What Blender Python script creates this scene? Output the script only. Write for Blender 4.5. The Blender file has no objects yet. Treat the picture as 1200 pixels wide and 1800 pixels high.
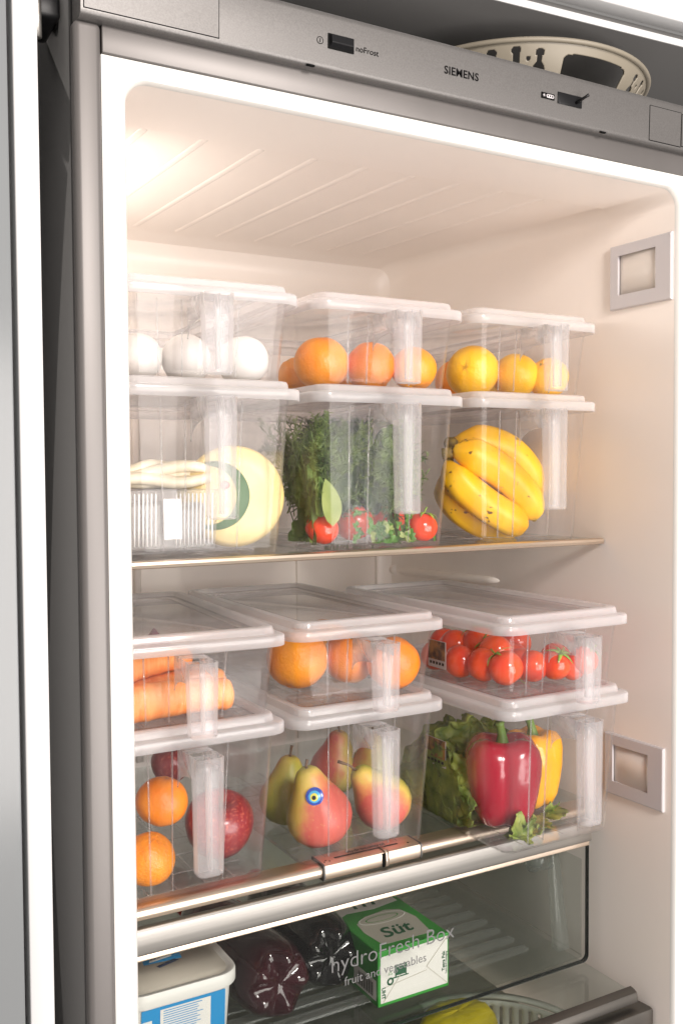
import bpy, math, random
from mathutils import Vector, Matrix, Euler, noise
R_ = math.radians
sc = bpy.context.scene
COL = sc.collection

# ------------------------------------------------------------------ camera
CAM = Vector((-0.22748, -0.72729, 0.02940))
FW = Vector((0.49257809, 0.86945145, -0.0376962))
RT = Vector((0.8699315, -0.49313023, -0.00646199))
UP = Vector((0.02420752, 0.02961008, 0.99926835))
FPX = 1699.77
cd = bpy.data.cameras.new('camera'); cam = bpy.data.objects.new('camera', cd); COL.objects.link(cam)
cd.sensor_fit = 'VERTICAL'; cd.sensor_height = 36; cd.lens = 36 * FPX / 1800
cd.clip_start = .01; cd.clip_end = 50
mw = Matrix((RT, UP, -FW)).transposed().to_4x4(); mw.translation = CAM
cam.matrix_world = mw
sc.camera = cam
# ------------------------------------------------------------------ world and lamps
w = bpy.data.worlds.new('World'); sc.world = w; w.use_nodes = True
w.node_tree.nodes['Background'].inputs[0].default_value = (1.0, .95, .9, 1)
w.node_tree.nodes['Background'].inputs[1].default_value = .28
def area(name, loc, target, size, power, col, sizey=None):
    l = bpy.data.lights.new(name, 'AREA'); l.energy = power; l.color = col; l.size = size
    if sizey: l.shape = 'RECTANGLE'; l.size_y = sizey
    o = bpy.data.objects.new(name, l); COL.objects.link(o); o.location = loc
    o.rotation_euler = (Vector(target) - Vector(loc)).to_track_quat('-Z', 'Y').to_euler()
    return o
area('key_lamp', (.22, -1.55, .74), (.25, .2, .0), .34, 29, (1, .93, .88))
area('front_fill', (.66, -1.55, -.30), (.3, .35, .05), 1.3, 41, (1, .94, .90), 1.35)  # added broad fill low in front, lifts the ceiling and interior
vs = sc.view_settings; vs.view_transform = 'Standard'; vs.look = 'None'; vs.exposure = 0; vs.gamma = 1
cy = sc.cycles
cy.use_denoising = True
cy.max_bounces = 8; cy.diffuse_bounces = 5; cy.glossy_bounces = 3; cy.transmission_bounces = 4
cy.use_adaptive_sampling = True; cy.adaptive_threshold = .025
cy.transparent_max_bounces = 64; cy.caustics_reflective = False; cy.caustics_refractive = False
cy.sample_clamp_indirect = 6

# ------------------------------------------------------------------ pixel helpers (1200x1800 photograph)
def ray(u, v): return FW * FPX + RT * (u - 600) + UP * (900 - v)
def hit(u, v, ax, val):
    d = ray(u, v); t = (val - CAM[ax]) / d[ax]; return CAM + d * t
def px_at(P): return (Vector(P) - CAM).dot(FW) / FPX        # metres per pixel at P

# ------------------------------------------------------------------ materials
def newmat(name):
    m = bpy.data.materials.new(name); m.use_nodes = True
    nt = m.node_tree; return m, nt, nt.nodes, nt.links
def L(c):
    return tuple(c) + (1,) if len(c) == 3 else c
def pbr(name, col, rough=.5, metal=0, col2=None, nscale=20, stretch=(1, 1, 1), bump=0, bscale=200, coat=0, sss=0, detail=4, lo=.35, hi=.65, spec=.5, rvar=0, bdist=.001):
    m, nt, n, l = newmat(name); b = n['Principled BSDF']
    b.inputs['Base Color'].default_value = L(col); b.inputs['Roughness'].default_value = rough
    b.inputs['Metallic'].default_value = metal; b.inputs['Coat Weight'].default_value = coat
    b.inputs['Coat Roughness'].default_value = .1; b.inputs['Specular IOR Level'].default_value = spec
    if sss:
        b.inputs['Subsurface Weight'].default_value = sss; b.inputs['Subsurface Radius'].default_value = (.01, .005, .003); b.inputs['Subsurface Scale'].default_value = .5
    tc = n.new('ShaderNodeTexCoord'); mp = n.new('ShaderNodeMapping'); mp.inputs['Scale'].default_value = stretch
    l.new(tc.outputs['Object'], mp.inputs[0])
    if col2 is not None or rvar:
        t = n.new('ShaderNodeTexNoise'); t.inputs['Scale'].default_value = nscale; t.inputs['Detail'].default_value = detail
        l.new(mp.outputs[0], t.inputs['Vector'])
        if col2 is not None:
            r = n.new('ShaderNodeValToRGB'); r.color_ramp.elements[0].position = lo; r.color_ramp.elements[1].position = hi
            r.color_ramp.elements[0].color = L(col); r.color_ramp.elements[1].color = L(col2)
            l.new(t.outputs['Fac'], r.inputs[0]); l.new(r.outputs[0], b.inputs['Base Color'])
        if rvar:
            mr = n.new('ShaderNodeMapRange'); mr.inputs['To Min'].default_value = rough - rvar; mr.inputs['To Max'].default_value = rough + rvar
            l.new(t.outputs['Fac'], mr.inputs[0]); l.new(mr.outputs[0], b.inputs['Roughness'])
    if bump:
        t2 = n.new('ShaderNodeTexNoise'); t2.inputs['Scale'].default_value = bscale; t2.inputs['Detail'].default_value = 3
        l.new(mp.outputs[0], t2.inputs['Vector'])
        bp = n.new('ShaderNodeBump'); bp.inputs['Strength'].default_value = bump; bp.inputs['Distance'].default_value = bdist
        l.new(t2.outputs['Fac'], bp.inputs['Height']); l.new(bp.outputs[0], b.inputs['Normal'])
    return m
def plastic(name, milk, tint=(.98, .98, .98), rough=.08, edge=1.5, white=(.97, .955, .965), spec=.045, scr=0):
    m, nt, n, l = newmat(name); n.remove(n['Principled BSDF']); out = n['Material Output']
    tr = n.new('ShaderNodeBsdfTransparent'); tr.inputs[0].default_value = L(tint)
    gl = n.new('ShaderNodeBsdfGlossy'); gl.inputs['Roughness'].default_value = rough
    df = n.new('ShaderNodeBsdfDiffuse'); df.inputs[0].default_value = L(white)
    tl = n.new('ShaderNodeBsdfTranslucent'); tl.inputs[0].default_value = L(white)
    ms = n.new('ShaderNodeMixShader'); ms.inputs[0].default_value = .5
    l.new(df.outputs[0], ms.inputs[1]); l.new(tl.outputs[0], ms.inputs[2])
    lw = n.new('ShaderNodeLayerWeight'); lw.inputs['Blend'].default_value = .5
    p5 = n.new('ShaderNodeMath'); p5.operation = 'POWER'; p5.inputs[1].default_value = 4; l.new(lw.outputs['Facing'], p5.inputs[0])
    mr = n.new('ShaderNodeMapRange'); mr.inputs['To Min'].default_value = spec; mr.inputs['To Max'].default_value = .7; l.new(p5.outputs[0], mr.inputs[0])
    m1 = n.new('ShaderNodeMixShader'); l.new(mr.outputs[0], m1.inputs[0]); l.new(tr.outputs[0], m1.inputs[1]); l.new(gl.outputs[0], m1.inputs[2])
    p2 = n.new('ShaderNodeMath'); p2.operation = 'POWER'; p2.inputs[1].default_value = 2.5; l.new(lw.outputs['Facing'], p2.inputs[0])
    mk = n.new('ShaderNodeMapRange'); mk.inputs['To Min'].default_value = milk; mk.inputs['To Max'].default_value = min(.95, milk * (1 + edge)); l.new(p2.outputs[0], mk.inputs[0])
    fac = mk.outputs[0]
    if scr:
        tc = n.new('ShaderNodeTexCoord'); mp = n.new('ShaderNodeMapping'); mp.inputs['Scale'].default_value = (1, 1, .12); l.new(tc.outputs['Object'], mp.inputs[0])
        t = n.new('ShaderNodeTexNoise'); t.inputs['Scale'].default_value = 85; t.inputs['Detail'].default_value = 8; l.new(mp.outputs[0], t.inputs['Vector'])
        m3 = n.new('ShaderNodeMapRange'); m3.inputs['From Min'].default_value = .3; m3.inputs['From Max'].default_value = .75; m3.inputs['To Min'].default_value = 1 - scr; m3.inputs['To Max'].default_value = 1 + scr; l.new(t.outputs['Fac'], m3.inputs[0])
        mm = n.new('ShaderNodeMath'); mm.operation = 'MULTIPLY'; l.new(fac, mm.inputs[0]); l.new(m3.outputs[0], mm.inputs[1]); fac = mm.outputs[0]
    m2 = n.new('ShaderNodeMixShader'); l.new(fac, m2.inputs[0]); l.new(m1.outputs[0], m2.inputs[1]); l.new(ms.outputs[0], m2.inputs[2])
    l.new(m2.outputs[0], out.inputs[0])
    return m
M = {}
M['liner'] = pbr('liner_plastic', (.88, .805, .745), .32, col2=(.90, .825, .765), nscale=6, bump=.03, bscale=60, spec=.5)
M['flange'] = pbr('flange_plastic', (.70, .685, .655), .4)
M['silver'] = pbr('silver_paint', (.14, .133, .128), .42, .45, col2=(.168, .160, .155), nscale=900, detail=2, bump=.12, bscale=1500, bdist=.0004)
M['trim'] = pbr('trim_metal', (.155, .144, .138), .45, .4, col2=(.17, .158, .152), nscale=14, stretch=(1, 1, .1))
M['side'] = pbr('side_metal', (.13, .128, .125), .5, .5, bump=.15, bscale=900)
M['steel'] = pbr('brushed_steel', (.40, .385, .36), .40, 1, col2=(.50, .48, .45), nscale=160, stretch=(.02, 1, 1), detail=5, bump=.12, bscale=500, bdist=.0003)
M['rail'] = pbr('satin_rail', (.55, .45, .35), .34, .9, col2=(.70, .59, .48), nscale=90, stretch=(.03, 1, 1))
M['dark_steel'] = pbr('dark_steel', (.11, .10, .092), .32, .85, col2=(.16, .15, .135), nscale=40, stretch=(.05, 1, 1))
M['black'] = pbr('black_plastic', (.008, .008, .009), .4, spec=.25)
M['ink'] = pbr('black_ink', (.008, .008, .008), .8, spec=.05)
M['greyink'] = pbr('grey_ink', (.14, .14, .14), .6)
M['edgegrey'] = pbr('glass_edge_dark', (.035, .038, .038), .25)
M['cover'] = pbr('lamp_cover_plastic', (.60, .57, .58), .35)
M['lens_lit'] = None
M['lens'] = pbr('lamp_lens', (.80, .74, .68), .4)
M['white'] = pbr('white_lacquer', (.60, .60, .60), .35, col2=(.57, .57, .57), nscale=5)
M['greydoor'] = pbr('grey_gloss_lacquer', (.19, .20, .205), .2, spec=.5)
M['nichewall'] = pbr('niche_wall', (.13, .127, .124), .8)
M['beige'] = pbr('cream_plastic', (.25, .22, .17), .45, col2=(.28, .245, .19), nscale=15)
M['glass'] = plastic('shelf_glass', .012, (.93, .955, .94), .03, edge=.5, spec=.06)
M['drawerglass'] = plastic('smoked_glass', .008, (.90, .91, .90), .06, edge=1, spec=.022, white=(.5, .52, .5))
M['tray'] = plastic('drawer_clear_plastic', .03, (.90, .92, .91), .1, edge=2, white=(.7, .72, .7))
M['trayrib'] = plastic('drawer_rib_plastic', .10, (.93, .95, .94), .15, edge=2.5, white=(.75, .77, .75))
M['bin'] = plastic('container_clear', .022, (.994, .994, .997), .07, edge=2.4, scr=.85, spec=.014)
M['ridge'] = plastic('container_ridge', .07, (.99, .99, .99), .1)
M['lid'] = plastic('container_lid', .32, (.99, .988, .992), .16, edge=1.2, spec=.05)
M['lidwin'] = plastic('container_lid_window', .09, (.993, .993, .993), .08, edge=1.2, spec=.06)
M['grip'] = plastic('container_handle', .115, (.992, .992, .995), .28, edge=2.4, spec=.02)
M['orange'] = pbr('orange_peel', (.88, .24, .004), .34, col2=(.93, .32, .008), nscale=30, bump=.7, bscale=420)
M['mandarin'] = pbr('mandarin_peel', (.88, .22, .008), .36, col2=(.92, .30, .012), nscale=30, bump=.4, bscale=380)
def vary(m, amt=.10, hue=.012):
    nt = m.node_tree; n = nt.nodes; l = nt.links; b = n['Principled BSDF']; src = b.inputs['Base Color'].links[0].from_socket
    oi = n.new('ShaderNodeObjectInfo'); hs = n.new('ShaderNodeHueSaturation'); a = n.new('ShaderNodeMapRange'); a.inputs['To Min'].default_value = .5 - hue; a.inputs['To Max'].default_value = .5 + hue
    v = n.new('ShaderNodeMapRange'); v.inputs['To Min'].default_value = 1 - amt; v.inputs['To Max'].default_value = 1.0
    l.new(oi.outputs['Random'], a.inputs[0]); l.new(a.outputs[0], hs.inputs['Hue']); l.new(oi.outputs['Random'], v.inputs[0]); l.new(v.outputs[0], hs.inputs['Value']); l.new(src, hs.inputs['Color']); l.new(hs.outputs[0], b.inputs['Base Color'])
vary(M['orange'])
M['lemon'] = pbr('yellow_citrus_peel', (.92, .43, .010), .36, col2=(.93, .50, .016), nscale=24, bump=.6, bscale=420)
vary(M['lemon'], .08, .008)
M['stemgreen'] = pbr('dry_green_stem', (.16, .18, .05), .7)
M['stembrown'] = pbr('brown_stem', (.10, .055, .03), .7, col2=(.17, .10, .05), nscale=200)
M['egg'] = pbr('egg_shell', (.70, .66, .62), .5, bump=.06, bscale=500)
M['tomato'] = pbr('tomato_skin', (.72, .035, .012), .16, col2=(.80, .06, .015), nscale=15, coat=.3)
M['cherry'] = pbr('cherry_tomato_skin', (.74, .035, .008), .13, col2=(.83, .085, .010), nscale=25, coat=.3)
M['redpepper'] = pbr('red_pepper_skin', (.30, .008, .022), .2, col2=(.38, .014, .034), nscale=12, coat=.4)
M['yellowpepper'] = pbr('yellow_pepper_skin', (.86, .36, .008), .22, col2=(.90, .42, .012), nscale=12, coat=.3)
M['stemfresh'] = pbr('fresh_green_stem', (.10, .20, .03), .5, col2=(.18, .28, .06), nscale=90)
M['calyx'] = pbr('tomato_calyx', (.16, .30, .03), .55, col2=(.28, .42, .05), nscale=120)
M['carrot'] = pbr('carrot_skin', (.86, .26, .055), .5, col2=(.90, .36, .11), nscale=60, stretch=(6, 1, 1), bump=.35, bscale=160)
M['onion'] = pbr('purple_onion_skin', (.13, .03, .09), .3, col2=(.22, .06, .14), nscale=60)
M['apple'] = pbr('apple_skin', (.25, .012, .016), .3, col2=(.55, .12, .07), nscale=330, lo=.54, hi=.72, coat=.2)
M['bananaskin'] = pbr('banana_peel', (.88, .50, .010), .45, col2=(.84, .40, .012), nscale=26, lo=.4, hi=.75, bump=.08, bscale=120)
def spots(m, col, scale, lo, hi, stretch):
    nt = m.node_tree; n = nt.nodes; l = nt.links; b = n['Principled BSDF']; src = b.inputs['Base Color'].links[0].from_socket
    tc = n.new('ShaderNodeTexCoord'); mp = n.new('ShaderNodeMapping'); mp.inputs['Scale'].default_value = stretch; l.new(tc.outputs['Object'], mp.inputs[0])
    t = n.new('ShaderNodeTexNoise'); t.inputs['Scale'].default_value = scale; t.inputs['Detail'].default_value = 3; l.new(mp.outputs[0], t.inputs['Vector'])
    r = n.new('ShaderNodeValToRGB'); r.color_ramp.elements[0].position = lo; r.color_ramp.elements[1].position = hi; l.new(t.outputs['Fac'], r.inputs[0])
    x = n.new('ShaderNodeMix'); x.data_type = 'RGBA'; l.new(r.outputs[0], x.inputs['Factor']); l.new(src, x.inputs['A']); x.inputs['B'].default_value = L(col); l.new(x.outputs['Result'], b.inputs['Base Color'])
spots(M['bananaskin'], (.16, .075, .015), 110, .655, .70, (.45, 1, 1))
M['bananatip'] = pbr('banana_tip', (.10, .055, .015), .7, col2=(.34, .24, .04), nscale=80)
M['bruise'] = pbr('banana_bruise', (.10, .05, .015), .7)
M['cheese'] = pbr('yellow_cheese_rind', (.72, .55, .22), .42, col2=(.76, .60, .28), nscale=20, bump=.08, bscale=60)
M['softcheese'] = pbr('braided_cheese', (.70, .61, .44), .4, col2=(.76, .68, .53), nscale=40, bump=.2, bscale=120)
M['greenlabel'] = pbr('dark_green_label', (.05, .13, .04), .4)
M['redlabel'] = pbr('red_label', (.62, .05, .03), .4)
M['yellowdot'] = pbr('yellow_print', (.65, .62, .06), .5)
M['traywrap'] = plastic('cheese_tray_plastic', .10, (.9, .9, .9), .1, edge=1.5)
M['traydark'] = pbr('tray_dark_film', (.22, .19, .16), .35)
M['traywhite'] = pbr('tray_white_rib', (.88, .86, .84), .35)
def leafmat(name, c1, c2, scale=60, tl=.35):
    m = pbr(name, c1, .45, col2=c2, nscale=scale, bump=.2, bscale=150)
    nt = m.node_tree; n = nt.nodes; l = nt.links; b = n['Principled BSDF']
    t = n.new('ShaderNodeBsdfTranslucent'); mx = n.new('ShaderNodeMixShader'); mx.inputs[0].default_value = tl
    src = b.inputs['Base Color'].links[0].from_socket; l.new(src, t.inputs[0])
    l.new(b.outputs[0], mx.inputs[1]); l.new(t.outputs[0], mx.inputs[2]); l.new(mx.outputs[0], n['Material Output'].inputs[0]); return m
M['dill'] = leafmat('dill_green', (.07, .13, .03), (.22, .32, .08), 60)
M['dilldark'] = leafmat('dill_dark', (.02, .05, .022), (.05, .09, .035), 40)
M['leaf'] = leafmat('broad_leaf_green', (.10, .19, .04), (.24, .36, .09), 60)
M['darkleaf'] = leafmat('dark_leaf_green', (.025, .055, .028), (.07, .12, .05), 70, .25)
M['parsley'] = leafmat('parsley_green', (.06, .18, .02), (.14, .32, .04), 50)
M['palegreen'] = leafmat('pale_leaf', (.30, .38, .10), (.42, .50, .16), 50)
M['lettuce'] = leafmat('lettuce_leaf', (.13, .22, .03), (.46, .52, .11), 45)
M['bluetub'] = pbr('blue_print', (.02, .28, .62), .35)
M['tubwhite'] = pbr('tub_plastic', (.82, .80, .77), .35)
M['tublid'] = pbr('tub_lid_plastic', (.66, .60, .52), .4)
M['navy'] = pbr('navy_print', (.03, .05, .13), .5)
M['cola'] = pbr('dark_juice', (.022, .004, .007), .06, coat=.6, col2=(.05, .006, .012), nscale=18)
M['coladark'] = pbr('black_drink', (.006, .005, .006), .06, coat=.6)
M['shrink'] = pbr('bottle_label', (.03, .022, .022), .3, col2=(.12, .02, .02), nscale=40)
M['cartongreen'] = pbr('carton_green', (.035, .30, .035), .4)
M['cartonwhite'] = pbr('carton_white', (.80, .78, .74), .45)
M['cartontan'] = pbr('carton_pale', (.52, .49, .42), .45)
M['darkgreenink'] = pbr('dark_green_ink', (.01, .10, .04), .5)
M['yellowbag'] = pbr('yellow_bag', (.80, .62, .01), .4, bump=.5, bscale=40, bdist=.004)
M['basket'] = pbr('grey_basket_plastic', (.50, .49, .44), .45)
M['photo'] = pbr('label_photo', (.10, .05, .02), .4, col2=(.55, .25, .06), nscale=90, lo=.4, hi=.6)
M['paper'] = pbr('label_paper', (.78, .74, .72), .6)
M['blue_a'] = pbr('bead_blue', (.008, .06, .40), .2); M['blue_b'] = pbr('bead_light_blue', (.05, .40, .75), .2)
M['bead_y'] = pbr('bead_yellow', (.75, .70, .10), .2)

m_, nt_, n_, l_ = newmat('lit_lamp_lens'); em = n_['Principled BSDF']; em.inputs['Base Color'].default_value = (.8, .76, .72, 1)
em.inputs['Emission Color'].default_value = (1, .91, .82, 1); em.inputs['Emission Strength'].default_value = 9.5; M['lens_lit'] = m_
# ------------------------------------------------------------------ mesh helpers
class MB:
    def __init__(s): s.v = []; s.f = []; s.mi = []; s.cur = 0
    def add(s, vs_, fs):
        o = len(s.v); s.v += [tuple(p) for p in vs_]
        for f in fs: s.f.append(tuple(i + o for i in f)); s.mi.append(s.cur)
    def box(s, x0, x1, y0, y1, z0, z1):
        s.add([(x, y, z) for z in (z0, z1) for y in (y0, y1) for x in (x0, x1)],
              [(0, 2, 3, 1), (4, 5, 7, 6), (0, 1, 5, 4), (2, 6, 7, 3), (0, 4, 6, 2), (1, 3, 7, 5)])
    def loft(s, loops, cap0=False, cap1=False, closed=True):
        n = len(loops[0]); vs_ = [p for lp in loops for p in lp]; fs = []
        for k in range(len(loops) - 1):
            for i in range(n if closed else n - 1):
                j = (i + 1) % n; fs.append((k * n + i, k * n + j, (k + 1) * n + j, (k + 1) * n + i))
        if cap0: fs.append(tuple(range(n))[::-1])
        if cap1: fs.append(tuple(range((len(loops) - 1) * n, len(loops) * n)))
        s.add(vs_, fs)
    def tube(s, pts, rad, seg=8, cap=True):
        pts = [Vector(p) for p in pts]; n = len(pts)
        rad = rad if isinstance(rad, (list, tuple)) else [rad] * n
        up = Vector((0.13, .21, 1)); loops = []
        for i, p in enumerate(pts):
            t = (pts[min(i + 1, n - 1)] - pts[max(i - 1, 0)]).normalized()
            a = t.cross(up).normalized(); b = t.cross(a).normalized(); up = -b if False else up
            loops.append([p + (a * math.cos(q) + b * math.sin(q)) * rad[i] for q in [2 * math.pi * k / seg for k in range(seg)]])
        s.loft(loops, cap, cap)
    def build(s, name, mats, parent=None, smooth=True, solid=0, bevel=0, off=-1, bseg=2, autos=None):
        me = bpy.data.meshes.new(name); me.from_pydata(s.v, [], s.f)
        mats = mats if isinstance(mats, (list, tuple)) else [mats]
        for m in mats: me.materials.append(M[m] if isinstance(m, str) else m)
        if len(mats) > 1: me.polygons.foreach_set('material_index', s.mi)
        me.update()
        import bmesh
        bm = bmesh.new(); bm.from_mesh(me); bmesh.ops.recalc_face_normals(bm, faces=bm.faces); bm.to_mesh(me); bm.free()
        if smooth: me.shade_smooth() if hasattr(me, 'shade_smooth') else None
        if smooth and autos: me.set_sharp_from_angle(angle=R_(autos))
        o = bpy.data.objects.new(name, me); COL.objects.link(o)
        if solid:
            md = o.modifiers.new('solidify', 'SOLIDIFY'); md.thickness = solid; md.offset = off
        if bevel:
            md = o.modifiers.new('bevel', 'BEVEL'); md.width = bevel; md.segments = bseg; md.limit_method = 'ANGLE'; md.angle_limit = R_(40)
            md.harden_normals = False
        if parent is not None: put(o, parent)
        return o
def put(o, parent):
    o.parent = parent
    if parent.get('worldparts'): o.matrix_parent_inverse = Matrix.Translation(parent['_o']).inverted() if '_o' in parent else Matrix()
def tag(o, label, cat, group=None, kind=None):
    o['label'] = label; o['category'] = cat
    if group: o['group'] = group
    if kind: o['kind'] = kind
    return o
def empty(name, loc=(0, 0, 0), rz=0):
    o = bpy.data.objects.new(name, None); COL.objects.link(o); o.location = loc; o.rotation_euler = (0, 0, rz); o.empty_display_size = .02
    return o
class World:          # a thing whose parts are written in world coordinates under an Empty at its base
    def __init__(s, name, loc): s.e = empty(name, loc); s.inv = Matrix.Translation(Vector(loc)).inverted()
    def add(s, o, parent=None):
        if parent is None: o.parent = s.e; o.matrix_parent_inverse = s.inv
        else: o.parent = parent
        return o
def rrect(x0, x1, y0, y1, r, n=6):
    pts = []
    for cx_, cy_, a0 in ((x1 - r, y0 + r, -90), (x1 - r, y1 - r, 0), (x0 + r, y1 - r, 90), (x0 + r, y0 + r, 180)):
        for k in range(n + 1):
            a = R_(a0 + 90 * k / n); pts.append((cx_ + r * math.cos(a), cy_ + r * math.sin(a)))
    return pts
def lathe(prof, seg=32, fn=None):
    loops = []
    for i, (r, z) in enumerate(prof):
        lp = []
        for k in range(seg):
            a = 2 * math.pi * k / seg; rr, zz = (r, z) if fn is None else fn(r, z, a)
            lp.append((rr * math.cos(a), rr * math.sin(a), zz))
        loops.append(lp)
    return loops
def ball_prof(r, sz=1, n=16): return [(r * math.sin(math.pi * k / n) + 1e-5, -r * sz * math.cos(math.pi * k / n)) for k in range(n + 1)]
def text_mesh(name, s, size, mat, off=0, extr=.0001, align='LEFT', shear=0, space=1):
    cu = bpy.data.curves.new(name, 'FONT'); cu.body = s; cu.size = size; cu.extrude = extr; cu.offset = off; cu.align_x = align; cu.shear = shear; cu.space_character = space
    cu.resolution_u = 3
    t = bpy.data.objects.new('tmp', cu); COL.objects.link(t)
    dg = bpy.context.evaluated_depsgraph_get(); me = bpy.data.meshes.new_from_object(t.evaluated_get(dg))
    bpy.data.objects.remove(t); bpy.data.curves.remove(cu)
    me.name = name; me.materials.clear(); me.materials.append(M[mat])
    o = bpy.data.objects.new(name, me); COL.objects.link(o); return o
def frame_mat(o, X, Y, loc):      # local x along X, local y along Y
    X = Vector(X).normalized(); Y = Vector(Y).normalized(); Z = X.cross(Y)
    m = Matrix((X, Y, Z)).transposed().to_4x4(); m.translation = Vector(loc); o.matrix_basis = m; return o

# ================================================================== REFRIGERATOR
FR = World('refrigerator', (.3, .3, -.80))
tag(FR.e, 'open white-lined refrigerator with silver control panel, full of clear food containers', 'refrigerator')
def fpart(mb, name, mat, **k): return FR.add(mb.build(name, mat, **k))
ZB = -.80
# outer shell
b = MB(); b.box(-.040, -.036, .012, .62, ZB, .408); fpart(b, 'side_panel', 'side')
b = MB(); b.box(.636, .640, .012, .62, ZB, .408); fpart(b, 'side_panel', 'side')
b = MB(); b.box(-.0359, .6359, .012, .62, .404, .4085); fpart(b, 'top_panel', 'side')
b = MB(); b.box(-.0359, .6359, .600, .6195, ZB, .4035); fpart(b, 'rear_panel', 'side')
# grey trim
def vtrim(x0, x1):
    b = MB(); b.box(x0, x1, -.003, .0118, ZB, .3672); return b
fpart(vtrim(-.0400, -.0196), 'trim_strip', 'trim', bevel=.0045, bseg=4)
fpart(vtrim(.6196, .6400), 'trim_strip', 'trim', bevel=.0045, bseg=4)
b = MB(); b.box(-.0190, .6190, -.0022, .0118, .3462, .3672); fpart(b, 'trim_strip', 'trim', bevel=.0008)
# control panel with rounded lower edge
prof = [(.010, .3665), (-.006, .3662), (-.0095, .3668), (-.0114, .3683), (-.012, .3705), (-.0132, .4085), (-.0128, .4120), (-.0108, .4135), (.010, .4138)]
b = MB(); b.loft([[(x, y, z) for y, z in prof] for x in (-.0375, -.0371, -.0355, .6355, .6371, .6375)], True, True)
for i, v in enumerate(b.v):
    x, y, z = v
    if abs(x + .0375) < 1e-6 or abs(x - .6375) < 1e-6: b.v[i] = (x, max(y, -.0085), min(max(z, .369), .411))
cp = fpart(b, 'control_panel', 'silver', autos=50)
def cpart(o): return FR.add(o, cp)
yf_ = -.0132
def yface(z): return -.012 - .0012 * (z - .3705) / .038
# cover plates (outlined), with thin dark gaps
for x0, x1, z0, z1 in ((-.0345, .0702, .3718, .4070), (.5412, .5862, .3702, .4042), (.588, .630, .3712, .4030)):
    b = MB()
    gy0, gy1 = yface(z0), yface(z1)
    b.add([(x0 - .0007, gy0 - .00005, z0 - .0007), (x1 + .0007, gy0 - .00005, z0 - .0007), (x1 + .0007, gy1 - .00005, z1 + .0007), (x0 - .0007, gy1 - .00005, z1 + .0007)], [(0, 1, 2, 3)])
    cpart(b.build('cover_gap', 'ink', solid=.0002, off=0))
    b = MB(); lo = [(x0, gy0 - .0004, z0), (x1, gy0 - .0004, z0), (x1, gy1 - .0004, z1), (x0, gy1 - .0004, z1)]
    b.loft([[(x, y + .0006, z) for x, y, z in lo], lo], False, True); cpart(b.build('cover_plate', 'silver', smooth=False))
# rocker switch
b = MB(); b.box(.1672, .1922, -.0135, -.0125, .3838, .3964); cpart(b.build('switch_recess', 'ink', bevel=.0006))
b = MB(); b.loft([[(.1687, -.0130, .3850), (.1907, -.0130, .3850), (.1907, -.0130, .3954), (.1687, -.0130, .3954)],
                  [(.1694, -.0172, .3880), (.1900, -.0172, .3880), (.1900, -.0160, .3950), (.1694, -.0160, .3950)]], True, True)
cpart(b.build('rocker_switch', 'black', smooth=False, bevel=.0006))
# lever switch
b = MB(); b.box(.4175, .4480, -.0138, -.0125, .3842, .3952); cpart(b.build('switch_recess', 'black', bevel=.0008))
b = MB(); b.tube([(.440, -.013, .3880), (.4455, -.021, .3925), (.447, -.024, .3938)], [.0016, .0014, .0016], 10); cpart(b.build('switch_lever', 'black'))
# freezer star mark
b = MB(); b.box(.3972, .4132, -.01345, -.0127, .3858, .3912); cpart(b.build('star_mark', 'ink'))
b = MB()
rr = rrect(.4030, .4124, .3868, .3902, .0016, 4); b.loft([[(x, -.0132, z) for x, z in rr], [(x, -.0137, z) for x, z in rr]], True, True)
cpart(b.build('star_mark', 'cover'))
for k, (x, z) in enumerate(((.4000, .3885), (.4050, .3885), (.4077, .3885), (.4104, .3885))):
    b = MB(); s_ = .0016 if k == 0 else .0009
    for q in range(3):
        a = math.pi * q / 3; dx, dz = math.cos(a) * s_, math.sin(a) * s_; ox, oz = -math.sin(a) * .00022, math.cos(a) * .00022
        yy = -.0138 - q * .00003
        b.add([(x - dx - ox, yy, z - dz - oz), (x + dx - ox, yy, z + dz - oz), (x + dx + ox, yy, z + dz + oz), (x - dx + ox, yy, z - dz + oz)], [(0, 1, 2, 3)])
    cpart(b.build('star_mark', 'cover' if k == 0 else 'ink', solid=.00005))
def face_text(s, size, x, z, mat='ink', off=0, space=1):
    o = text_mesh('lettering', s, size, mat, off, space=space); frame_mat(o, (1, 0, 0), (0, 0, 1), (x, yface(z + .004) - .0003, z)); return cpart(o)
face_text('noFrost', .0071, .1940, .3869)
face_text('SIEMENS', .0098, .2850, .3866, off=.00014, space=1.06)
b = MB()
for r0, r1, n_ in ((.0026, .0031, 28),):
    lo = [[(.1600 + r * math.cos(2 * math.pi * k / n_), -.01290, .3888 + r * math.sin(2 * math.pi * k / n_)) for k in range(n_)] for r in (r0, r1)]
    b.loft(lo)
b.box(.1597, .1603, -.01292, -.01285, .3872, .3904); cpart(b.build('power_mark', 'ink', solid=.0001, smooth=False))
for x in (.148, .474):
    b = MB(); b.box(x, x + .007, -.0127, -.0105, .3664, .3676); cpart(b.build('notch', 'ink'))
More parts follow.
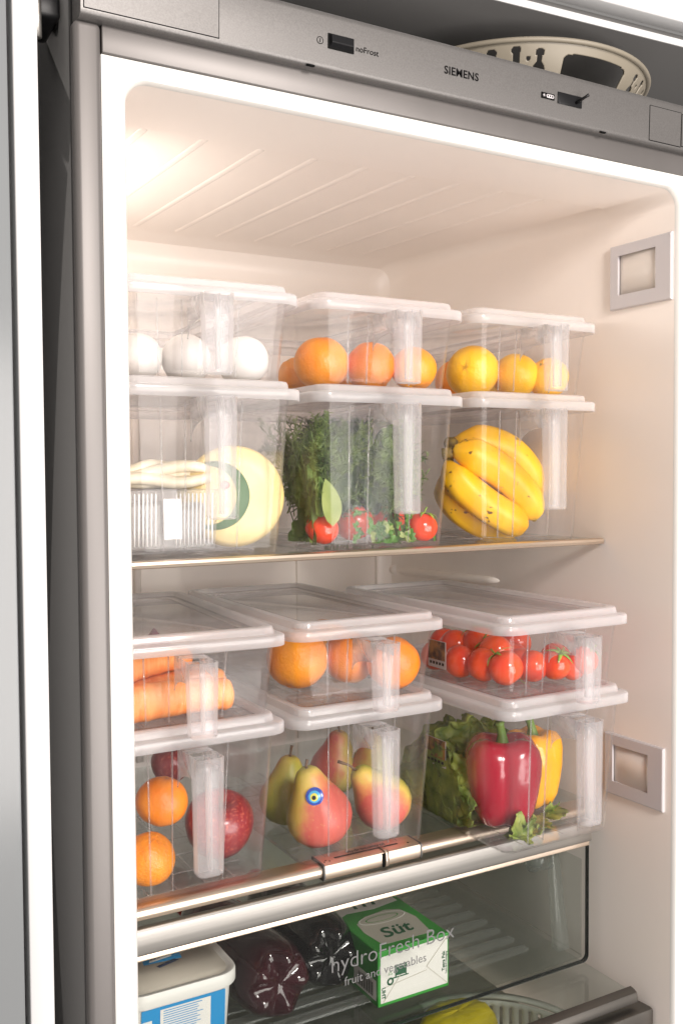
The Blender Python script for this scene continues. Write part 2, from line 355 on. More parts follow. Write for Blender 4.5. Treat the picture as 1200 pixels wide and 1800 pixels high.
# liner: lofted rounded-rectangle sections, front flange to back wall
def zceil(y): return .3350 + (y - .102) * .0405
secs = [(-.0194, .6194, .3459, .006, .001), (-.0194, .6194, .3459, .0004, .001), (-.0188, .6188, .3453, 0, .0012),
        (-.0045, .6045, .3352, 0, .0200), (-.0020, .6020, .3330, .0007, .0195), (-.0005, .6005, .3318, .0028, .019), (0, .600, .3312, .0065, .0185),
        (.0012, .5990, .3328, .0995, .0178), (.0014, .5987, .3350, .1020, .0185),
        (.0060, .5940, zceil(.3), .300, .020), (.0120, .5870, zceil(.5), .500, .022), (.0145, .5845, .3500, .520, .024), (.0210, .5780, .3440, .538, .024), (.0330, .5660, .3330, .546, .022), (.0460, .5530, .3200, .5480, .02)]
b = MB()
b.loft([[(x, y, z) for x, z in rrect(x0, x1, ZB, z1, r, 10)] for x0, x1, z1, y, r in secs], False, True)
o = fpart(b, 'liner', ['liner', 'flange'], autos=35)
for p in o.data.polygons:
    if p.center.y < .006: p.material_index = 1
# ceiling ribs
for k in range(9):
    x = .0490 + .0567 * k; b = MB(); loops = []
    ys = [.1065, .108, .111, .3, .488, .4945, .498]; rs = [.0003, .0022, .0029, .0029, .0029, .0022, .0003]
    for y, r in zip(ys, rs):
        loops.append([(x + r * 1.5 * math.cos(a), y, zceil(y) + .0004 - r * .38 * math.sin(a)) for a in [math.pi * q / 8 for q in range(9)]])
    b.loft(loops, closed=False); fpart(b, 'ceiling_rib', 'liner')
# lamp covers on the right wall
def xwall(y): return .600 - (y) * .026
for y0, y1, z0, z1 in ((.0080, .0955, .2165, .2888), (.0150, .1010, -.3442, -.2732)):
    iy0, iy1, iz0, iz1 = y0 + .0205, y1 - .0115, z0 + .0150, z1 - .0115
    b = MB(); A = [(y0, z0), (y1, z0), (y1, z1), (y0, z1)]; B = [(iy0, iz0), (iy1, iz0), (iy1, iz1), (iy0, iz1)]
    def P_(q, d): return [(xwall(y) - d, y, z) for y, z in q]
    def ins(q, s): cy_, cz_ = (q[0][0] + q[1][0]) / 2, (q[0][1] + q[2][1]) / 2; return [(y + math.copysign(s, cy_ - y), z + math.copysign(s, cz_ - z)) for y, z in q]
    b.loft([P_(A, -.002), P_(A, .0022), P_(ins(A, .0012), .0032), P_(ins(B, -.0008), .0032), P_(B, .0026), P_(B, -.0006)])
    fr = fpart(b, 'lamp_cover', 'cover', smooth=False)
    b = MB(); n_ = 10
    b.loft([[(xwall(y) - .0004 - .0016 * ((t / n_ - .35) ** 2) * (1 if t / n_ > .35 else 0) * -3, y, z) for z in (iz0, iz1)] for t in range(n_ + 1) for y in [iy0 + (iy1 - iy0) * t / n_]], closed=False)
    FR.add(b.build('lamp_lens', 'lens', solid=.0006), fr)
# the interior lamp, high on the left wall
b = MB(); b.box(-.003, .0140, .150, .470, .246, .318); lc = fpart(b, 'lamp_cover', 'cover', smooth=False, bevel=.001)
b = MB(); b.box(.0135, .0150, .156, .464, .252, .312); FR.add(b.build('lamp_lens', 'lens_lit', smooth=False), lc)
# rear wall features
for x, wd in ((.176, .010), (.4176, .0012), (.556, .004)):
    b = MB(); rr = [(x - wd / 2, .5485), (x - wd / 2, .5462), (x - wd / 4, .5445), (x + wd / 4, .5445), (x + wd / 2, .5462), (x + wd / 2, .5485)]
    b.loft([[(px, py, z) for px, py in rr] for z in (-.36, .28)], True, True); fpart(b, 'rear_channel', 'liner')
# shelf supports on the right wall
for z in (-.118,):
    b = MB(); b.tube([(.5875, .538, z), (.5875, .530, z), (.5885, .42, z + .0015), (.593, .315, z + .004), (.597, .295, z + .005)], [.0075, .0062, .0055, .0050, .003], 12); fpart(b, 'shelf_support', 'liner')
    b = MB(); b.tube([(.583, .5445, z + .001), (.583, .530, z + .001)], .0085, 14); fpart(b, 'shelf_support', 'liner')
# upper shelf
b = MB(); b.box(.0025, .5965, .1130, .5300, -.0520, -.0465)
for i, v in enumerate(b.v):
    if v[0] > .3 and v[1] > .5: b.v[i] = (.584, v[1], v[2])
    if v[0] < .3 and v[1] > .5: b.v[i] = (.014, v[1], v[2])
sh = fpart(b, 'shelf', 'glass', smooth=False)
b = MB(); cs = [(.1142, -.0525), (.1095, -.0532), (.1062, -.0522), (.1050, -.0495), (.1058, -.0470), (.1085, -.0458), (.1142, -.0459)]
b.loft([[(x, y, z) for y, z in cs] for x in (.0015, .5970)], True, True); FR.add(b.build('front_trim', 'rail', autos=40), sh)
# lower glass shelf with rail and slider
ZL = -.3620
b = MB(); b.box(.0025, .5960, .1185, .5300, ZL - .0045, ZL)
for i, v in enumerate(b.v):
    if v[0] > .3 and v[1] > .5: b.v[i] = (.584, v[1], v[2])
    if v[0] < .3 and v[1] > .5: b.v[i] = (.014, v[1], v[2])
sh2 = fpart(b, 'shelf', 'glass', smooth=False)
def bar(cs, x0, x1): b = MB(); b.loft([[(x, y, z) for y, z in cs] for x in (x0, x1)], True, True); return b
railcs = [(.1340, -.3650), (.1340, -.3614), (.1180, -.3612), (.1145, -.3616), (.1118, -.3632), (.1106, -.3655), (.1104, -.3690), (.1116, -.3718), (.1150, -.3735), (.1340, -.3735)]
for x0, x1 in ((.0025, .2230), (.3405, .5940)): FR.add(bar(railcs, x0, x1).build('front_rail', 'rail', autos=35), sh2)
slcs = [(.1345, -.3680), (.1345, -.3590), (.1120, -.3592), (.1092, -.3602), (.1082, -.3622), (.1080, -.3705), (.1090, -.3735), (.1110, -.3750), (.1345, -.3750)]
sl = FR.add(bar(slcs, .2246, .3390).build('slider_housing', 'rail', autos=35), sh2)
for x0, x1 in ((.2230, .2246), (.3390, .3405)): FR.add(bar([(y + (-.0008 if y < .12 else 0), z + (.0006 if z > -.365 else -.0004)) for y, z in slcs], x0, x1).build('housing_end', 'side', autos=35), sl)
b = MB(); b.box(.2420, .3180, .1195, .1222, -.3593, -.35885); FR.add(b.build('slider_slot', 'ink'), sl)
b = MB(); b.loft([[(x, y, z) for y, z in [(.120, -.3575), (.1095, -.3580), (.1064, -.3600), (.1058, -.3720), (.1075, -.3745), (.111, -.376)]] for x in (.2945, .2985)], closed=False); FR.add(b.build('slider_knob', 'rail', solid=.0008, autos=40), sl)
b = MB(); b.box(.2915, .2944, .1072, .1082, -.3745, -.3605); FR.add(b.build('slider_slot', 'ink'), sl)
for k in range(3):
    b = MB(); b.loft([[(.2310 + .003 * (k - 1) * (1 if k != 1 else 0) + (.0009 * math.cos(a)), .1160 + (.003 if k == 1 else 0) + .0011 * math.sin(a), -.35895) for a in [q * math.pi / 4 for q in range(8)]]], False, True); FR.add(b.build('drop_mark', 'ink', solid=.0001), sl)
b = MB(); b.loft([[(.3290 + .0011 * math.cos(a), .1175 + .0014 * math.sin(a), -.35895) for a in [q * math.pi / 4 for q in range(8)]]], False, True); FR.add(b.build('drop_mark', 'ink', solid=.0001), sl)
o = text_mesh('lettering', 'hydrocontrol', .0085, 'greyink'); frame_mat(o, (1, 0, 0), (0, 1, 0), (.2600, .1245, -.3588)); o.data.materials[0] = M['ink']; FR.add(o, sl)
# crisper drawer
dr = bpy.data.objects.new('crisper_drawer', None); COL.objects.link(dr); FR.add(dr)
stcs = [(.1160, -.4015), (.1160, -.3790), (.1080, -.3772), (.1055, -.3776), (.1042, -.3792), (.1030, -.3985), (.1040, -.4008), (.1065, -.4018)]
FR.add(bar(stcs, .0030, .5765).build('metal_strip', 'steel', autos=30), dr)
stcs2 = [(.1150, -.4075), (.1150, -.4019), (.1072, -.4019), (.1066, -.4030), (.1066, -.4065), (.1076, -.4075)]
FR.add(bar(stcs2, .0030, .5765).build('metal_strip', 'rail', autos=30), dr)
gl_ = rrect(.0030, .5765, -.5455, -.3995, .0075, 5)
b = MB(); b.loft([[(x, .1085, z) for x, z in gl_], [(x, .1125, z) for x, z in gl_]], True, True)
FR.add(b.build('glass_front', 'drawerglass', smooth=False), dr)
g2 = rrect(.0022, .5773, -.5464, -.3992, .0080, 5)
b = MB(); b.loft([[(x, .1078, z) for x, z in gl_], [(x, .1078, z) for x, z in g2], [(x, .1132, z) for x, z in g2], [(x, .1132, z) for x, z in gl_]])
b.f = [f for f in b.f if not all(b.v[i][2] > -.4005 for i in f)]; b.mi = [0] * len(b.f)
FR.add(b.build('glass_edge', 'edgegrey', smooth=False), dr)
for s, size, x, z in (('hydroFresh Box', .0235, .2295, -.4700), ('fruit and vegetables', .0128, .2455, -.4868)):
    o = text_mesh('lettering', s, size, 'greyink', -.0002 if size > .02 else 0); frame_mat(o, (1, 0, 0), (0, 0, 1), (x, .1081, z)); FR.add(o, dr)
ZD = -.5400
b = MB(); b.box(.006, .5720, .1140, .500, ZD - .003, ZD); FR.add(b.build('tray_floor', 'tray', smooth=False), dr)
for x0, x1 in ((.0065, .0088), (.5690, .5715)):
    b = MB(); b.box(x0, x1, .1140, .4995, ZD + .0005, -.4250); FR.add(b.build('tray_side', 'tray', smooth=False), dr)
b = MB(); b.box(.0090, .5685, .4960, .4985, ZD + .0005, -.4250); FR.add(b.build('tray_back', 'tray', smooth=False), dr)
for k in range(10):
    y = .158 + .0265 * k; b = MB()
    xs = [.030, .033, .06, .500, .522, .528]; rs = [.001, .006, .007, .007, .006, .001]
    b.loft([[(x, y + r * math.cos(a), ZD + r * .75 * math.sin(a)) for a in [math.pi * q / 8 for q in range(9)]] for x, r in zip(xs, rs)], closed=False)
    FR.add(b.build('floor_rib', 'trayrib'), dr)
# right guide bracket and roller inside the drawer
b = MB(); b.loft([[(.556, .150, -.412), (.567, .150, -.412), (.567, .160, -.412), (.556, .160, -.412)], [(.548, .128, -.538), (.567, .128, -.538), (.567, .140, -.538), (.548, .140, -.538)]], True, True)
FR.add(b.build('guide_bracket', 'trayrib', bevel=.002), dr)
b = MB(); b.tube([(.535, .235, -.440), (.545, .190, -.4405), (.552, .165, -.441)], [.010, .0105, .0095], 16); FR.add(b.build('roller', 'trayrib'), dr)
b = MB(); b.tube([(.540, .170, -.441), (.566, .168, -.441)], .013, 18); FR.add(b.build('roller', 'trayrib'), dr)
# glass shelf below and its front bars
b = MB(); b.box(.0025, .5820, .0450, .500, -.5585, -.5545); sh3 = fpart(b, 'shelf', 'glass', smooth=False)
cs3 = [(.0475, -.5620), (.0475, -.5500), (.0420, -.5510), (.0380, -.5530), (.0360, -.5570), (.0360, -.5630)]
b = bar(cs3, .0025, .5830); FR.add(b.build('front_rail', 'dark_steel', autos=30), sh3)
cs4 = [(.070, -.5860), (.070, -.5720), (.030, -.5690), (.0270, -.5700), (.0260, -.5720), (.0260, -.62), (.070, -.62)]
dr2 = bpy.data.objects.new('lower_drawer', None); COL.objects.link(dr2); FR.add(dr2)
FR.add(bar(cs4, .0025, .5955).build('metal_strip', 'dark_steel', autos=30), dr2)
b = MB(); b.box(.006, .575, .0705, .5, -.66, -.656); FR.add(b.build('tray_floor', 'beige', smooth=False), dr2)
# hinge seen in the gap
b = MB(); b.box(-.064, -.041, .03, .08, .378, .40); fpart(b, 'hinge', 'black', bevel=.003)
b = MB(); b.tube([(-.060, .028, .36), (-.060, .028, .41)], .004, 12); fpart(b, 'hinge', 'steel')

# ================================================================== KITCHEN CABINETRY
def single(mb, name, mat, label, cat, group=None, kind=None, **k):
    o = mb.build(name, mat, **k); return tag(o, label, cat, group, kind)
b = MB(); b.box(-.0892, -.0722, -.0300, .640, ZB, 1.0)
single(b, 'cabinet_side_board', 'white', 'upright white cabinet board beside the dark gap at the refrigerator side', 'cabinet board', bevel=.0012)
cdw = World('kitchen_cabinet', (-.25, -.01, ZB)); tag(cdw.e, 'glossy grey kitchen cabinet beyond the upright white board', 'cabinet')
b = MB(); b.box(-.55, -.0925, -.0290, -.0100, ZB, 1.0); cdw.add(b.build('door_leaf', 'greydoor', bevel=.001))
b = MB(); b.box(-.12, -.0925, -.0098, .3, ZB, 1.0); cdw.add(b.build('door_carcass', 'white'))
wc = World('wall_cabinet', (.35, .3, .50)); tag(wc.e, 'white wall cabinet mounted above the refrigerator', 'cabinet')
yw = R_(-3.7)
def wbox(name, mat, x0, x1, y0, y1, z0, z1, bev=.001):
    b = MB(); b.box(x0, x1, y0, y1, z0, z1)
    b.v = [(.39 + x * math.cos(yw) - y * math.sin(yw), .0464 + x * math.sin(yw) + y * math.cos(yw), z) for x, y, z in b.v]
    return wc.add(b.build(name, mat, bevel=bev))
wbox('bottom_board', 'nichewall', -.47, .5, .0022, .56, .500, .5070)  # white board's underside coloured dark, standing in for the niche shade
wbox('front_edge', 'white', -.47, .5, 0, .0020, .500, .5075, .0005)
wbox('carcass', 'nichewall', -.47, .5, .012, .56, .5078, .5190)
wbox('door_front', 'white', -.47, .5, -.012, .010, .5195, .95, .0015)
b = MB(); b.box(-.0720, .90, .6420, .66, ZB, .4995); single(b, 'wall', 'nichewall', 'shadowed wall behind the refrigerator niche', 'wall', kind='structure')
# ring-shaped basket on top of the refrigerator
BC = (.515, .179)
bk = World('serving_basket', (BC[0], BC[1], .4086)); tag(bk.e, 'round cream basket with cut-out rim lying on top of the refrigerator', 'basket')
def brad(z): return .118 + (z - .412) * (.155 - .118) / .058
def cut(th, z):
    # handle opening: rounded trapezoid
    def rbox(t0, t1, z0, z1, rx=3.0, rz=.004):
        dx = max(abs(th - (t0 + t1) / 2) - (t1 - t0) / 2 + rx, 0) / rx; dz = max(abs(z - (z0 + z1) / 2) - (z1 - z0) / 2 + rz, 0) / rz
        return dx * dx + dz * dz < 1
    for c in (0, 180):
        t = (th - c + 180) % 360 - 180
        th2 = t
        def rb(t0, t1, z0, z1, rx=3.0, rz=.004):
            dx = max(abs(th2 - (t0 + t1) / 2) - (t1 - t0) / 2 + rx, 0) / rx; dz = max(abs(z - (z0 + z1) / 2) - (z1 - z0) / 2 + rz, 0) / rz
            return dx * dx + dz * dz < 1
        if rb(-17, 17, .430, .4605, 4): return True
        for q in (-1, 1):
            if ((th2 - q * 27) / 1.8) ** 2 + ((z - .4605) / .0034) ** 2 < 1: return True
            if abs(th2 - q * 27) < 1.0 and .448 < z < .461: return True
            if ((th2 - q * 27) / 2.6) ** 2 + ((z - .447) / .006) ** 2 < 1: return True
            if ((th2 - q * 31.5) / .9) ** 2 + ((z - .4556) / .0021) ** 2 < 1: return True
            if ((th2 - q * 36.4) / 1.9) ** 2 + ((z - .4625) / .0034) ** 2 < 1: return True
            if abs(th2 - q * 36.4) < 1.4 and .452 < z < .4625: return True
            if ((th2 - q * 46) / 2.0) ** 2 + ((z - .4615) / .0034) ** 2 < 1: return True
            if abs(th2 - q * 46) < 1.6 and .445 < z < .4615: return True
    return False
b = MB(); NT, NZ = 1080, 64
zz = [.412 + .058 * k / NZ for k in range(NZ + 1)]; vs_ = []; fs = []
for k in range(NZ + 1):
    for i in range(NT):
        a = 2 * math.pi * i / NT; r = brad(zz[k]); vs_.append((BC[0] + r * math.sin(a), BC[1] - r * math.cos(a), zz[k]))
for k in range(NZ):
    for i in range(NT):
        th = 360 * (i + .5) / NT; th = th - 360 if th > 180 else th
        if not cut(th, (zz[k] + zz[k + 1]) / 2): fs.append((k * NT + i, k * NT + (i + 1) % NT, (k + 1) * NT + (i + 1) % NT, (k + 1) * NT + i))
b.add(vs_, fs); bk.add(b.build('basket_wall', 'beige', solid=.0022))
b = MB(); b.loft([[(BC[0] + (brad(.47) + .0012 + .0032 * math.cos(q)) * math.sin(2 * math.pi * i / 120), BC[1] - (brad(.47) + .0012 + .0032 * math.cos(q)) * math.cos(2 * math.pi * i / 120), .4705 + .0026 * math.sin(q)) for i in range(120)] for q in [2 * math.pi * k / 10 for k in range(11)]])
bk.add(b.build('rim', 'beige'))
b = MB(); b.loft([[(BC[0] + r * math.sin(2 * math.pi * i / 64), BC[1] - r * math.cos(2 * math.pi * i / 64), .4095) for i in range(64)] for r in (.02, .119)], cap0=True); bk.add(b.build('basket_floor', 'beige', solid=.0018))

# ================================================================== CONTAINERS
def build_container_meshes(kind):
    tall = kind == 'tall'
    HS = .146 if tall else .0735
    bw, tw, bl, tl = (.144, .160, .305, .326) if tall else (.148, .160, .310, .326)
    yt = -(tl - bl) / 2
    ob = {}
    b = MB(); loops = []
    for t, z, r, s in ((0, .0022, .010, -.004), (0, .0006, .012, -.0015), (0, .0, .012, -.003)):
        pass
    def lp(wd, y0, y1, z, r, n=7): return [(x, y, z) for x, y in rrect(-wd / 2, wd / 2, y0, y1, r, n)]
    def sec(z, inset=0, r=.013):
        t = z / HS; wd = bw + (tw - bw) * t - 2 * inset; d0 = yt * t + inset; d1 = bl + (tl - bl - (-yt)) * t - inset
        return lp(wd, d0, d1, z, max(r - inset, .004))
    b.loft([sec(0, .016), sec(0, .005, .014), sec(.0008, .0018), sec(.0028, 0), sec(.012), sec(HS * .5), sec(HS - .006), sec(HS + .004, -.0012, .014), sec(HS + .0046, -.006, .016)], True, False)
    # floor grid ribs and front mould lines
    b.cur = 1
    for k in range(1, 7):
        y = bl * k / 7; b.box(-bw / 2 + .008, bw / 2 - .008, y - .0004, y + .0004, .0022, .0034)
    for k in range(1, 5):
        x = -bw / 2 + bw * k / 5; b.box(x - .0004, x + .0004, .008, bl - .008, .0022, .0034)
    for f in (-.30, -.155, .19):
        x0, x1 = f * bw, f * tw
        for q in (0,):
            ya, yb = -.0004, yt * 1.0 - .0004
            b.add([(x0 - .0003, ya, .006), (x0 + .0003, ya, .006), (x1 + .0003, yb, HS - .002), (x1 - .0003, yb, HS - .002), (x0 - .0003, ya + .0012, .006), (x0 + .0003, ya + .0012, .006), (x1 + .0003, yb + .0012, HS - .002), (x1 - .0003, yb + .0012, HS - .002)],
                  [(0, 1, 2, 3), (0, 3, 7, 4), (1, 5, 6, 2)])
    ob['body'] = b.build('body', ['bin', 'ridge'], solid=.0012, autos=45)
    # lid
    y0, y1 = yt - .0115, tl + yt + .0115
    sw, rw = .182, .163
    def ll(wd, ins_, z, r): return lp(wd, y0 + ins_, y1 - ins_, z, r, 8)
    b = MB()
    b.loft([ll(sw, 0, HS, .0205), ll(sw, 0, HS + .0085, .0205), ll(sw - .0012, .0006, HS + .0098, .020), ll(sw - .004, .002, HS + .0105, .0185), ll(rw + .003, .008, HS + .0106, .0165), ll(rw + .001, .009, HS + .0112, .0155),
            ll(rw - .001, .010, HS + .0160, .0145), ll(rw - .0025, .0108, HS + .0176, .0140), ll(rw - .006, .0125, HS + .0182, .0125), ll(rw - .0165, .0178, HS + .0182, .010), ll(rw - .0195, .0193, HS + .0172, .009), ll(rw - .0230, .0210, HS + .0140, .008), ll(rw - .0250, .0220, HS + .0137, .007)])
    ob['lid'] = b.build('lid', 'lid', solid=.0012, autos=45)
    b = MB(); b.loft([ll(rw - .0248, .0219, HS + .0137, .007), ll(rw - .046, .040, HS + .0137, .006), ll(rw - .048, .0410, HS + .0125, .006)], False, False)
    ob['lid_panel'] = b.build('lid_panel', 'lidwin', solid=.0010)
    b = MB(); b.loft([ll(rw - .0482, .0411, HS + .0125, .006)], False, True)
    ob['lid_window'] = b.build('lid_window', 'lidwin', solid=.0009)
    # handle
    Lh = .104 if tall else .066
    zt = HS - .0015; zb_ = HS - .004 - Lh
    b = MB()
    HX = -.0070
    def hexl(z, k): 
        return [(x * k + HX, -.0520 + y * k, z) for x, y in ((-.0130, .0070), (-.0130, -.0040), (-.0080, -.0080), (.0080, -.0080), (.0130, -.0040), (.0130, .0070))]
    b.loft([hexl(zt, 1.0), hexl(zt - .02, .985), hexl(zb_ + .003, .90), hexl(zb_ + .0008, .88), hexl(zb_, .82)], False, True)
    # inner partition of the grip
    b.add([(HX, -.0595, zt - .001), (HX, -.0450, zt - .001), (HX, -.0460, zb_ + .004), (HX, -.0585, zb_ + .004)], [(0, 1, 2, 3)])
    wl = .038 if tall else .034
    YB = -.0455
    poly = [(YB, zt), (yt + .0005, zt), (yt * .75, zt - wl)]
    for k in range(1, 11):
        a = math.pi / 2 * k / 10; poly.append((yt * .75 + (YB - yt * .75) * (1 - math.cos(a)), zt - wl + (wl - .020) * math.sin(a)))
    b.add([(HX - .0122, y, z) for y, z in poly], [tuple(range(len(poly)))])
    poly2 = [(YB, zt), (yt + .0005, zt), (yt * .9, zt - .012), (YB, zt - .016)]
    b.add([(HX + .0122, y, z) for y, z in poly2], [(0, 1, 2, 3)])
    b.add([(HX - .0122, yt, zt), (HX + .0122, yt, zt), (HX + .0122, -.0330, zt), (HX - .0122, -.0330, zt)], [(0, 1, 2, 3)])
    ob['handle'] = b.build('handle', 'grip', solid=.0011, off=0, autos=40)
    return ob
PROTO = {k: build_container_meshes(k) for k in ('tall', 'short')}
used = set()
BINS = {}
def container(key, kind, cx_, yf, zb, yaw, zs, label):
    e = empty('food_container', (cx_, yf, zb), R_(yaw)); e.scale = (1, 1, zs)
    tag(e, label, 'container', 'clear handled food containers')
    lid = None
    for n_ in ('body', 'lid', 'lid_panel', 'lid_window', 'handle'):
        src = PROTO[kind][n_]
        if (kind, n_) in used: o = src.copy(); COL.objects.link(o)
        else: o = src; used.add((kind, n_))
        if n_ == 'lid': lid = o
        o.parent = lid if n_ in ('lid_panel', 'lid_window') else e
    BINS[key] = (e, zb)
    return e
ZU = -.0460
container('U1t', 'tall', .107, .112, ZU, -1.5, 1.005, 'tall clear container holding cheese, under the container of white eggs')
container('U2t', 'tall', .300, .112, ZU, 0, 1.005, 'tall clear container packed with dill, leaves and red tomatoes')
container('U3t', 'tall', .489, .113, ZU, 0, 1.005, 'tall clear container holding a bunch of bananas')
ZUs = ZU + .1597 * 1.005 + .0006
container('U1s', 'short', .106, .112, ZUs, -2.5, 1.02, 'shallow clear container holding white eggs')
container('U2s', 'short', .301, .112, ZUs, 0, 1.02, 'shallow clear container of oranges on top of the dill and tomato container')
container('U3s', 'short', .491, .113, ZUs, 0, 1.02, 'shallow clear container of yellow citrus on top of the banana container')
ZLb = ZL + .0006
container('L1t', 'tall', .093, .121, ZLb, .5, .985, 'tall clear container holding two oranges and a red apple')
container('L2t', 'tall', .278, .119, ZLb, 0, .985, 'tall clear container holding blushing pears')
container('L3t', 'tall', .472, .043, ZLb, 1, .985, 'tall clear container holding bell peppers and lettuce')
ZLs = ZLb + .1597 * .985 + .0006
container('L1s', 'short', .092, .119, ZLs, -4, .97, 'shallow clear container of carrots on top of the apple container')
container('L2s', 'short', .279, .118, ZLs, -1, .97, 'shallow clear container of large oranges on top of the pear container')
container('L3s', 'short', .471, .043, ZLs, 0, .97, 'shallow clear container full of cherry tomatoes')
# printed cards on the side walls
def card(key, u0, v0, u1, v1, xw):
    e, zb = BINS[key]
    A = hit(u0, v0, 0, xw); B = hit(u1, v1, 0, xw); ya, yb = min(A.y, B.y), max(A.y, B.y); z0, z1 = min(A.z, B.z), max(A.z, B.z)
    inv = (Matrix.Translation(e.location) @ e.rotation_euler.to_matrix().to_4x4() @ Matrix.Diagonal((1, 1, e.scale.z, 1))).inverted()
    def pl(y0_, y1_, za, zb2, d, name, mat, par):
        b = MB(); b.box(xw - d, xw - d + .0003, y0_, y1_, za, zb2); b.v = [tuple(inv @ Vector(v)) for v in b.v]
        o = b.build(name, mat, smooth=False); o.parent = par; return o
    c = pl(ya, yb, z0, z1, 0, 'paper_label', 'paper', e)
    h = z1 - z0
    pl(ya + .001, yb - .001, z0 + h * .30, z1 - .0005, .0006, 'printed_photo', 'photo', c)
    for k in range(5):
        y = ya + (yb - ya) * (.1 + .17 * k); pl(y, y + (yb - ya) * .1, z0 + h * .12, z0 + h * .22, .0006, 'printed_mark', 'ink', c)
card('L3s', 752, 1122, 783, 1178, .3995)
card('L3t', 748, 1290, 783, 1352, .3990)

# ================================================================== FOOD
rng = random.Random(7)
def ball(u, v, rpx, y, zbase=None, sz=1.0):
    P = hit(u, v, 1, y); r = rpx * px_at(P)
    if zbase is not None: P.z = zbase + r * sz
    return P, r
def fit(u, v, rpx, y, xl, xr, rmax=1):
    for _ in range(80):
        P = hit(u, v, 1, y); r = min(rpx * px_at(P), rmax)
        if P.x - r >= xl: break
        y += .002
    P.x = min(P.x, xr - r); return P, r
def citrus(name, mat, P, r, label, cat, group, sz=.95, rot=None, stem=True):
    s = rng.random() * 10
    def fn(rr, z, a):
        q = 1 + .045 * noise.noise(Vector((math.cos(a) * 1.1 + s, math.sin(a) * 1.1, z / r * 1.1))) + .012 * noise.noise(Vector((math.cos(a) * 4 + s, math.sin(a) * 4, z / r * 4)))
        dim = 1 - .06 * math.exp(-(rr / r * 6) ** 2)
        return rr * q, z * q * dim
    b = MB(); b.loft(lathe(ball_prof(r, sz, 20), 36, fn), True, True)
    o = b.build(name, mat); o.location = P; o.rotation_euler = rot or (R_(rng.uniform(-40, 40)), R_(rng.uniform(-40, 40)), rng.random() * 6)
    tag(o, label, cat, group)
    if stem:
        b = MB(); b.loft(lathe([(.0001, r * sz * .955), (.0022, r * sz * .95), (.0028, r * sz * .93), (.0026, r * sz * .90)], 7, lambda q, z, a: (q * (1 + .35 * math.cos(a * 5)), z)), True, True)
        st = b.build('stem_button', 'stemgreen'); st.parent = o
    return o
ZFu = ZUs + .0040; ZFl = ZLs + .0040; ZFt = ZU + .0040; ZFlt = ZLb + .0040
# eggs
for (u, v, rp, y), egl in zip(((243, 620, 42, .150), (327, 622, 43, .150), (428, 625, 43, .149)), ('white egg at the end of the row of three, away from the handle', 'white egg in the middle of the row of three', 'white egg half behind the handle of the egg container')):
    P, r = ball(u, v, rp, y, ZFu, .96)
    b = MB(); b.loft(lathe([(q * (1 - .07 * (z / r)), z * 1.22) for q, z in ball_prof(r, 1, 20)], 32), True, True)
    o = b.build('egg', 'egg'); o.location = P; o.rotation_euler = (R_(78), 0, R_(rng.uniform(-25, 15))); tag(o, egl, 'egg', 'white eggs')
g = 'oranges above the dill container'; lb = 'orange in the second row of the container above the dill'
ol = ['large orange in the front row above the dill, next to the egg container', 'orange in the middle of the front row above the dill', 'orange behind the handle of the container above the dill']
for k, (u, v, rp, y) in enumerate(((565, 627, 49, .150), (650, 627, 44, .155), (740, 636, 40, .138), (522, 648, 34, .225), (660, 630, 36, .260), (745, 632, 36, .235))):
    P, r = fit(u, v, rp, y, .228, .377, .034); P.z = ZFu + r * .96; citrus('orange', 'orange', P, r, ol[k] if k < 3 else lb, 'orange', g)
g = 'yellow citrus above the bananas'; lb = 'yellow citrus with its stem end up, behind the front row above the bananas'
yl = ['yellow citrus beside the oranges, its stem end showing', 'yellow citrus in the middle of the front row above the bananas', 'yellow citrus behind the handle of the container above the bananas']
for k, (u, v, rp, y, ro) in enumerate(((830, 652, 46, .155, (R_(95), 0, R_(-55 + 180))), (905, 646, 41, .157, None), (978, 655, 36, .138, None))):
    P, r = fit(u, v, rp, y, .4185, .5635, .034); P.z = ZFu + r * .93; citrus('yellow_citrus', 'lemon', P, r, yl[k], 'citrus', g, .93, ro)
P, r = fit(905, 620, 38, .240, .4185, .5635, .026); P.z = ZFu + r; citrus('yellow_citrus', 'lemon', P, r, lb, 'citrus', g, 1.1, (0, 0, 0))
P, r = fit(805, 615, 42, .285, .4185, .5635, .030); P.z = ZFu + r; citrus('orange', 'mandarin', P, r, 'deep orange mandarin at the back of the shallow yellow citrus container', 'mandarin', None)
g = 'large oranges above the pears'; lb = 'orange in the second row of the container above the pears'
ol = ['largest orange above the pears, next to the carrots', 'orange in the middle of the front row above the pears', 'orange beside the handle above the pears, next to the cherry tomatoes']
for k, (u, v, rp, y) in enumerate(((522, 1185, 54, .165), (614, 1178, 46, .195), (716, 1166, 46, .142), (590, 1172, 40, .30), (668, 1160, 40, .29))):
    P, r = fit(u, v, rp, y, .207, .356, .0345); P.z = ZFl + r * .98; citrus('orange', 'orange', P, r, ol[k] if k < 3 else lb, 'orange', g, .98)
